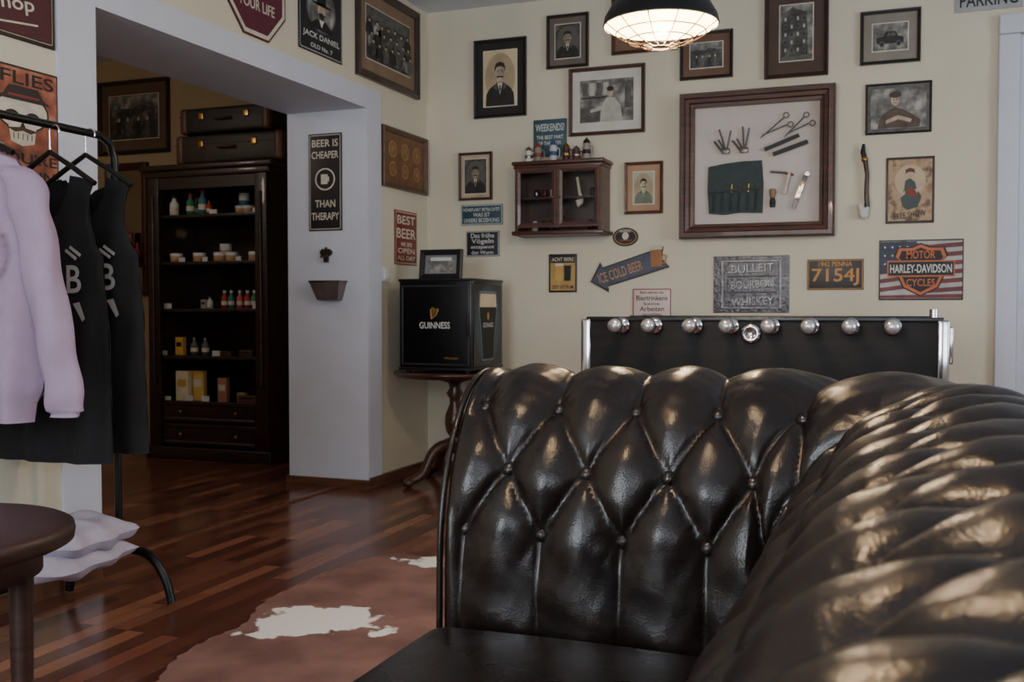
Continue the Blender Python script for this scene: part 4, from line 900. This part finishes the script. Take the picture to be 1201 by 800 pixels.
def hanger(b,zt,wd,m=None):
    m=m or blackm
    b.tube([(0.0,0,zt-.03),(.0,0,zt+.02)],.003,chrome,8)
    b.tube([(.0+.0,0,zt+.02)]+[(.018-.018*math.cos(a)*1.0-.0,0,zt+.035+.018*math.sin(a)) for a in[k*pi/8 for k in range(0,10)]],.003,chrome,8)
    b.tube([(-wd,0,-.035),(-wd*.5,0,(zt-.06)/2),(0,0,zt-.03),(wd*.5,0,(zt-.06)/2),(wd,0,-.035)],.009,m,8)
blk=mat('black_cotton',(18,18,21),.9,0,.2,20,.15,300)
lil=mat('lilac_fleece',(166,146,172),.9,0,.07,9,.25,200)
tank_o=[(0,.165),(-.05,.15),(-.12,.145),(-.20,.165),(-.26,.195),(-.5,.208),(-.90,.225)]
tank_f=[(0,.085),(-.05,.08),(-.10,.065),(-.145,.035),(-.165,.0),(-1,0)]; tank_b=[(0,.085),(-.03,.06),(-.055,.0),(-1,0)]
gp_=mat('garment_print',(180,180,182),.8)
for k,(y,rz,ph) in enumerate(((2.64,.10,.5),(2.49,.04,2.1))):
    b=B('tank_top_%d'%(k+1)); garment(b,blk,tank_o,tank_f,tank_b,.036,.90,.008,ph)
    X=.115 if k==0 else .13; yy=-.050
    b.text('B',X,-.33,.055,.085,yy,gp_); b.text('B',X-.12,-.33,.055,.085,yy,gp_); b.poly([(X+.02,-.40),(X+.04,-.45),(X+.03,-.46),(X-.005,-.405)],yy,gp_)
    for i in range(2): b.rect(X-.01+.016*i,-.255+.010*i,.05,.010,yy,gp_,rot=-.6)
    hanger(b,.10,.17); o=b.done((RX,y,RZ-.143-.012*k),rz,parent=root)
b=B('sweatshirt')
garment(b,lil,[(0,.09),(-.03,.155),(-.06,.18),(-.3,.205),(-.7,.22),(-.755,.20),(-.80,.195)],[(0,.08),(-.06,.06),(-.09,0),(-1,0)],[(0,.08),(-.02,.04),(-.035,0),(-1,0)],.06,.80,.014,1.2)
for sd in(-1,1):
    tp=[Vector((.145,-.075)),Vector((.185,-.12)),Vector((.215,-.22)),Vector((.245,-.4)),Vector((.28,-.6)),Vector((.305,-.73)),Vector((.308,-.78))] if sd>0 else [Vector((.14,-.07)),Vector((.16,-.14)),Vector((.18,-.3)),Vector((.19,-.5)),Vector((.2,-.7)),Vector((.2,-.78))]
    P3=catmull(tp,8); n=len(P3)
    vs=[]; nn=22
    for i,q in enumerate(P3):
        t=i/(n-1); rx=.055-.004*t; ry=.055-.015*t
        if t>.92: rx*=.76; ry*=.8
        if t<.15: k_=.55+.45*t/.15; rx*=k_; ry*=k_
        for j in range(nn):
            a=2*pi*j/nn; wv=1+.12*math.sin(a*3+t*9)+.07*math.sin(t*34+a)
            vs.append((sd*q.x+rx*math.cos(a)*wv,(-.01 if sd>0 else -.03)+ry*math.sin(a)*wv,q.y))
    b.add(vs,[(i*nn+j,i*nn+(j+1)%nn,(i+1)*nn+(j+1)%nn,(i+1)*nn+j) for i in range(n-1) for j in range(nn)],lil,True)
b.lathe([(.082,-.03),(.088,-.005),(.084,.008),(.076,.006),(.07,-.02)],lil,(0,.0,0),28,1.05,.55)
tl=mat('print_grey_teal',(128,134,150),.9,0,.2,30); tl2=mat('print_dark_lilac',(112,102,128),.9,0,.2,30)
rr=random.Random(11)
PX=.075
for i in range(26):
    a=2*pi*i/26; q=2*pi*(i+.8)/26; R1=.085+rr.uniform(-.006,.006)
    b.poly([(PX+R1*math.cos(a),-.33+R1*1.25*math.sin(a)),(PX+R1*math.cos(q),-.33+R1*1.25*math.sin(q)),(PX+(R1-.012)*math.cos(q),-.33+(R1-.012)*1.25*math.sin(q)),(PX+(R1-.014)*math.cos(a),-.33+(R1-.014)*1.25*math.sin(a))],-.0785,tl)
for sx in(-.035,.035): b.ell(PX+sx,-.33,.022,.02,-.0785,tl2,n=12)
for i in range(5): b.rect(PX-.03+.016*i,-.395,.007,.03,-.0785,tl2)
for i in range(6): b.rect(PX+rr.uniform(-.05,.05),-.27+rr.uniform(-.02,.02),.05,.005,-.0787,tl,rot=rr.uniform(-.8,.8))
b.text('BARBER',PX,-.475,.14,.028,-.0787,tl)
hanger(b,.055,.14); b.done((RX,2.20,RZ-.098),.12,parent=root)
b=B('folded_sweatshirt'); lw=mat('pale_lilac_fleece',(176,170,188),.9,0,.08,12,.3,150)
def pad(c,d,m,ph):
    nx,ny=30,34
    for face in(1,-1):
        vs=[]
        for i in range(nx+1):
            for j in range(ny+1):
                a=-1+2*i/nx; e=-1+2*j/ny; t=(max(0,1-a**4))**.5*(max(0,1-e**4))**.5
                z=face*t*d[2]/2*(1+.18*math.sin(a*5+ph)*math.sin(e*6+ph*2))+.008*math.sin(e*9+ph+a*2)*t
                vs.append((c[0]+a*d[0]/2*(1+.05*math.sin(e*7+ph))*(1-.08*e*e),c[1]+e*d[1]/2*(1-.06*a*a),c[2]+z))
        b.add(vs,[(i*(ny+1)+j,i*(ny+1)+j+1,(i+1)*(ny+1)+j+1,(i+1)*(ny+1)+j) for i in range(nx) for j in range(ny)],m,True)
pad((0,-.02,.0),(.36,.42,.08),lw,.3); pad((.01,.02,.062),(.33,.36,.10),lw,1.7)
b.done((RX+.03,2.47,.222),.15)

# ------------------------------------------------------------ round side table lower left
tx,ty=-1.88,1.50; b=B('round_side_table'); z=.55
dkt=wood('side_table_wood',(56,34,28),.45,coat=.0)
b.lathe([(.001,z),(.29,z),(.302,z-.006),(.305,z-.02),(.302,z-.036),(.29,z-.042),(.001,z-.042)],dkt,(tx,ty,0),56)
b.lathe([(.24,z-.042),(.24,z-.10),(.225,z-.10),(.225,z-.042)],dkt,(tx,ty,0),48)
for k in range(4):
    a=k*pi/2+.45; x=tx+.21*math.cos(a); y=ty+.21*math.sin(a); b.tube([(x,y,z-.05),(x,y,0)],[.026,.018],dkt,12)
b.done()
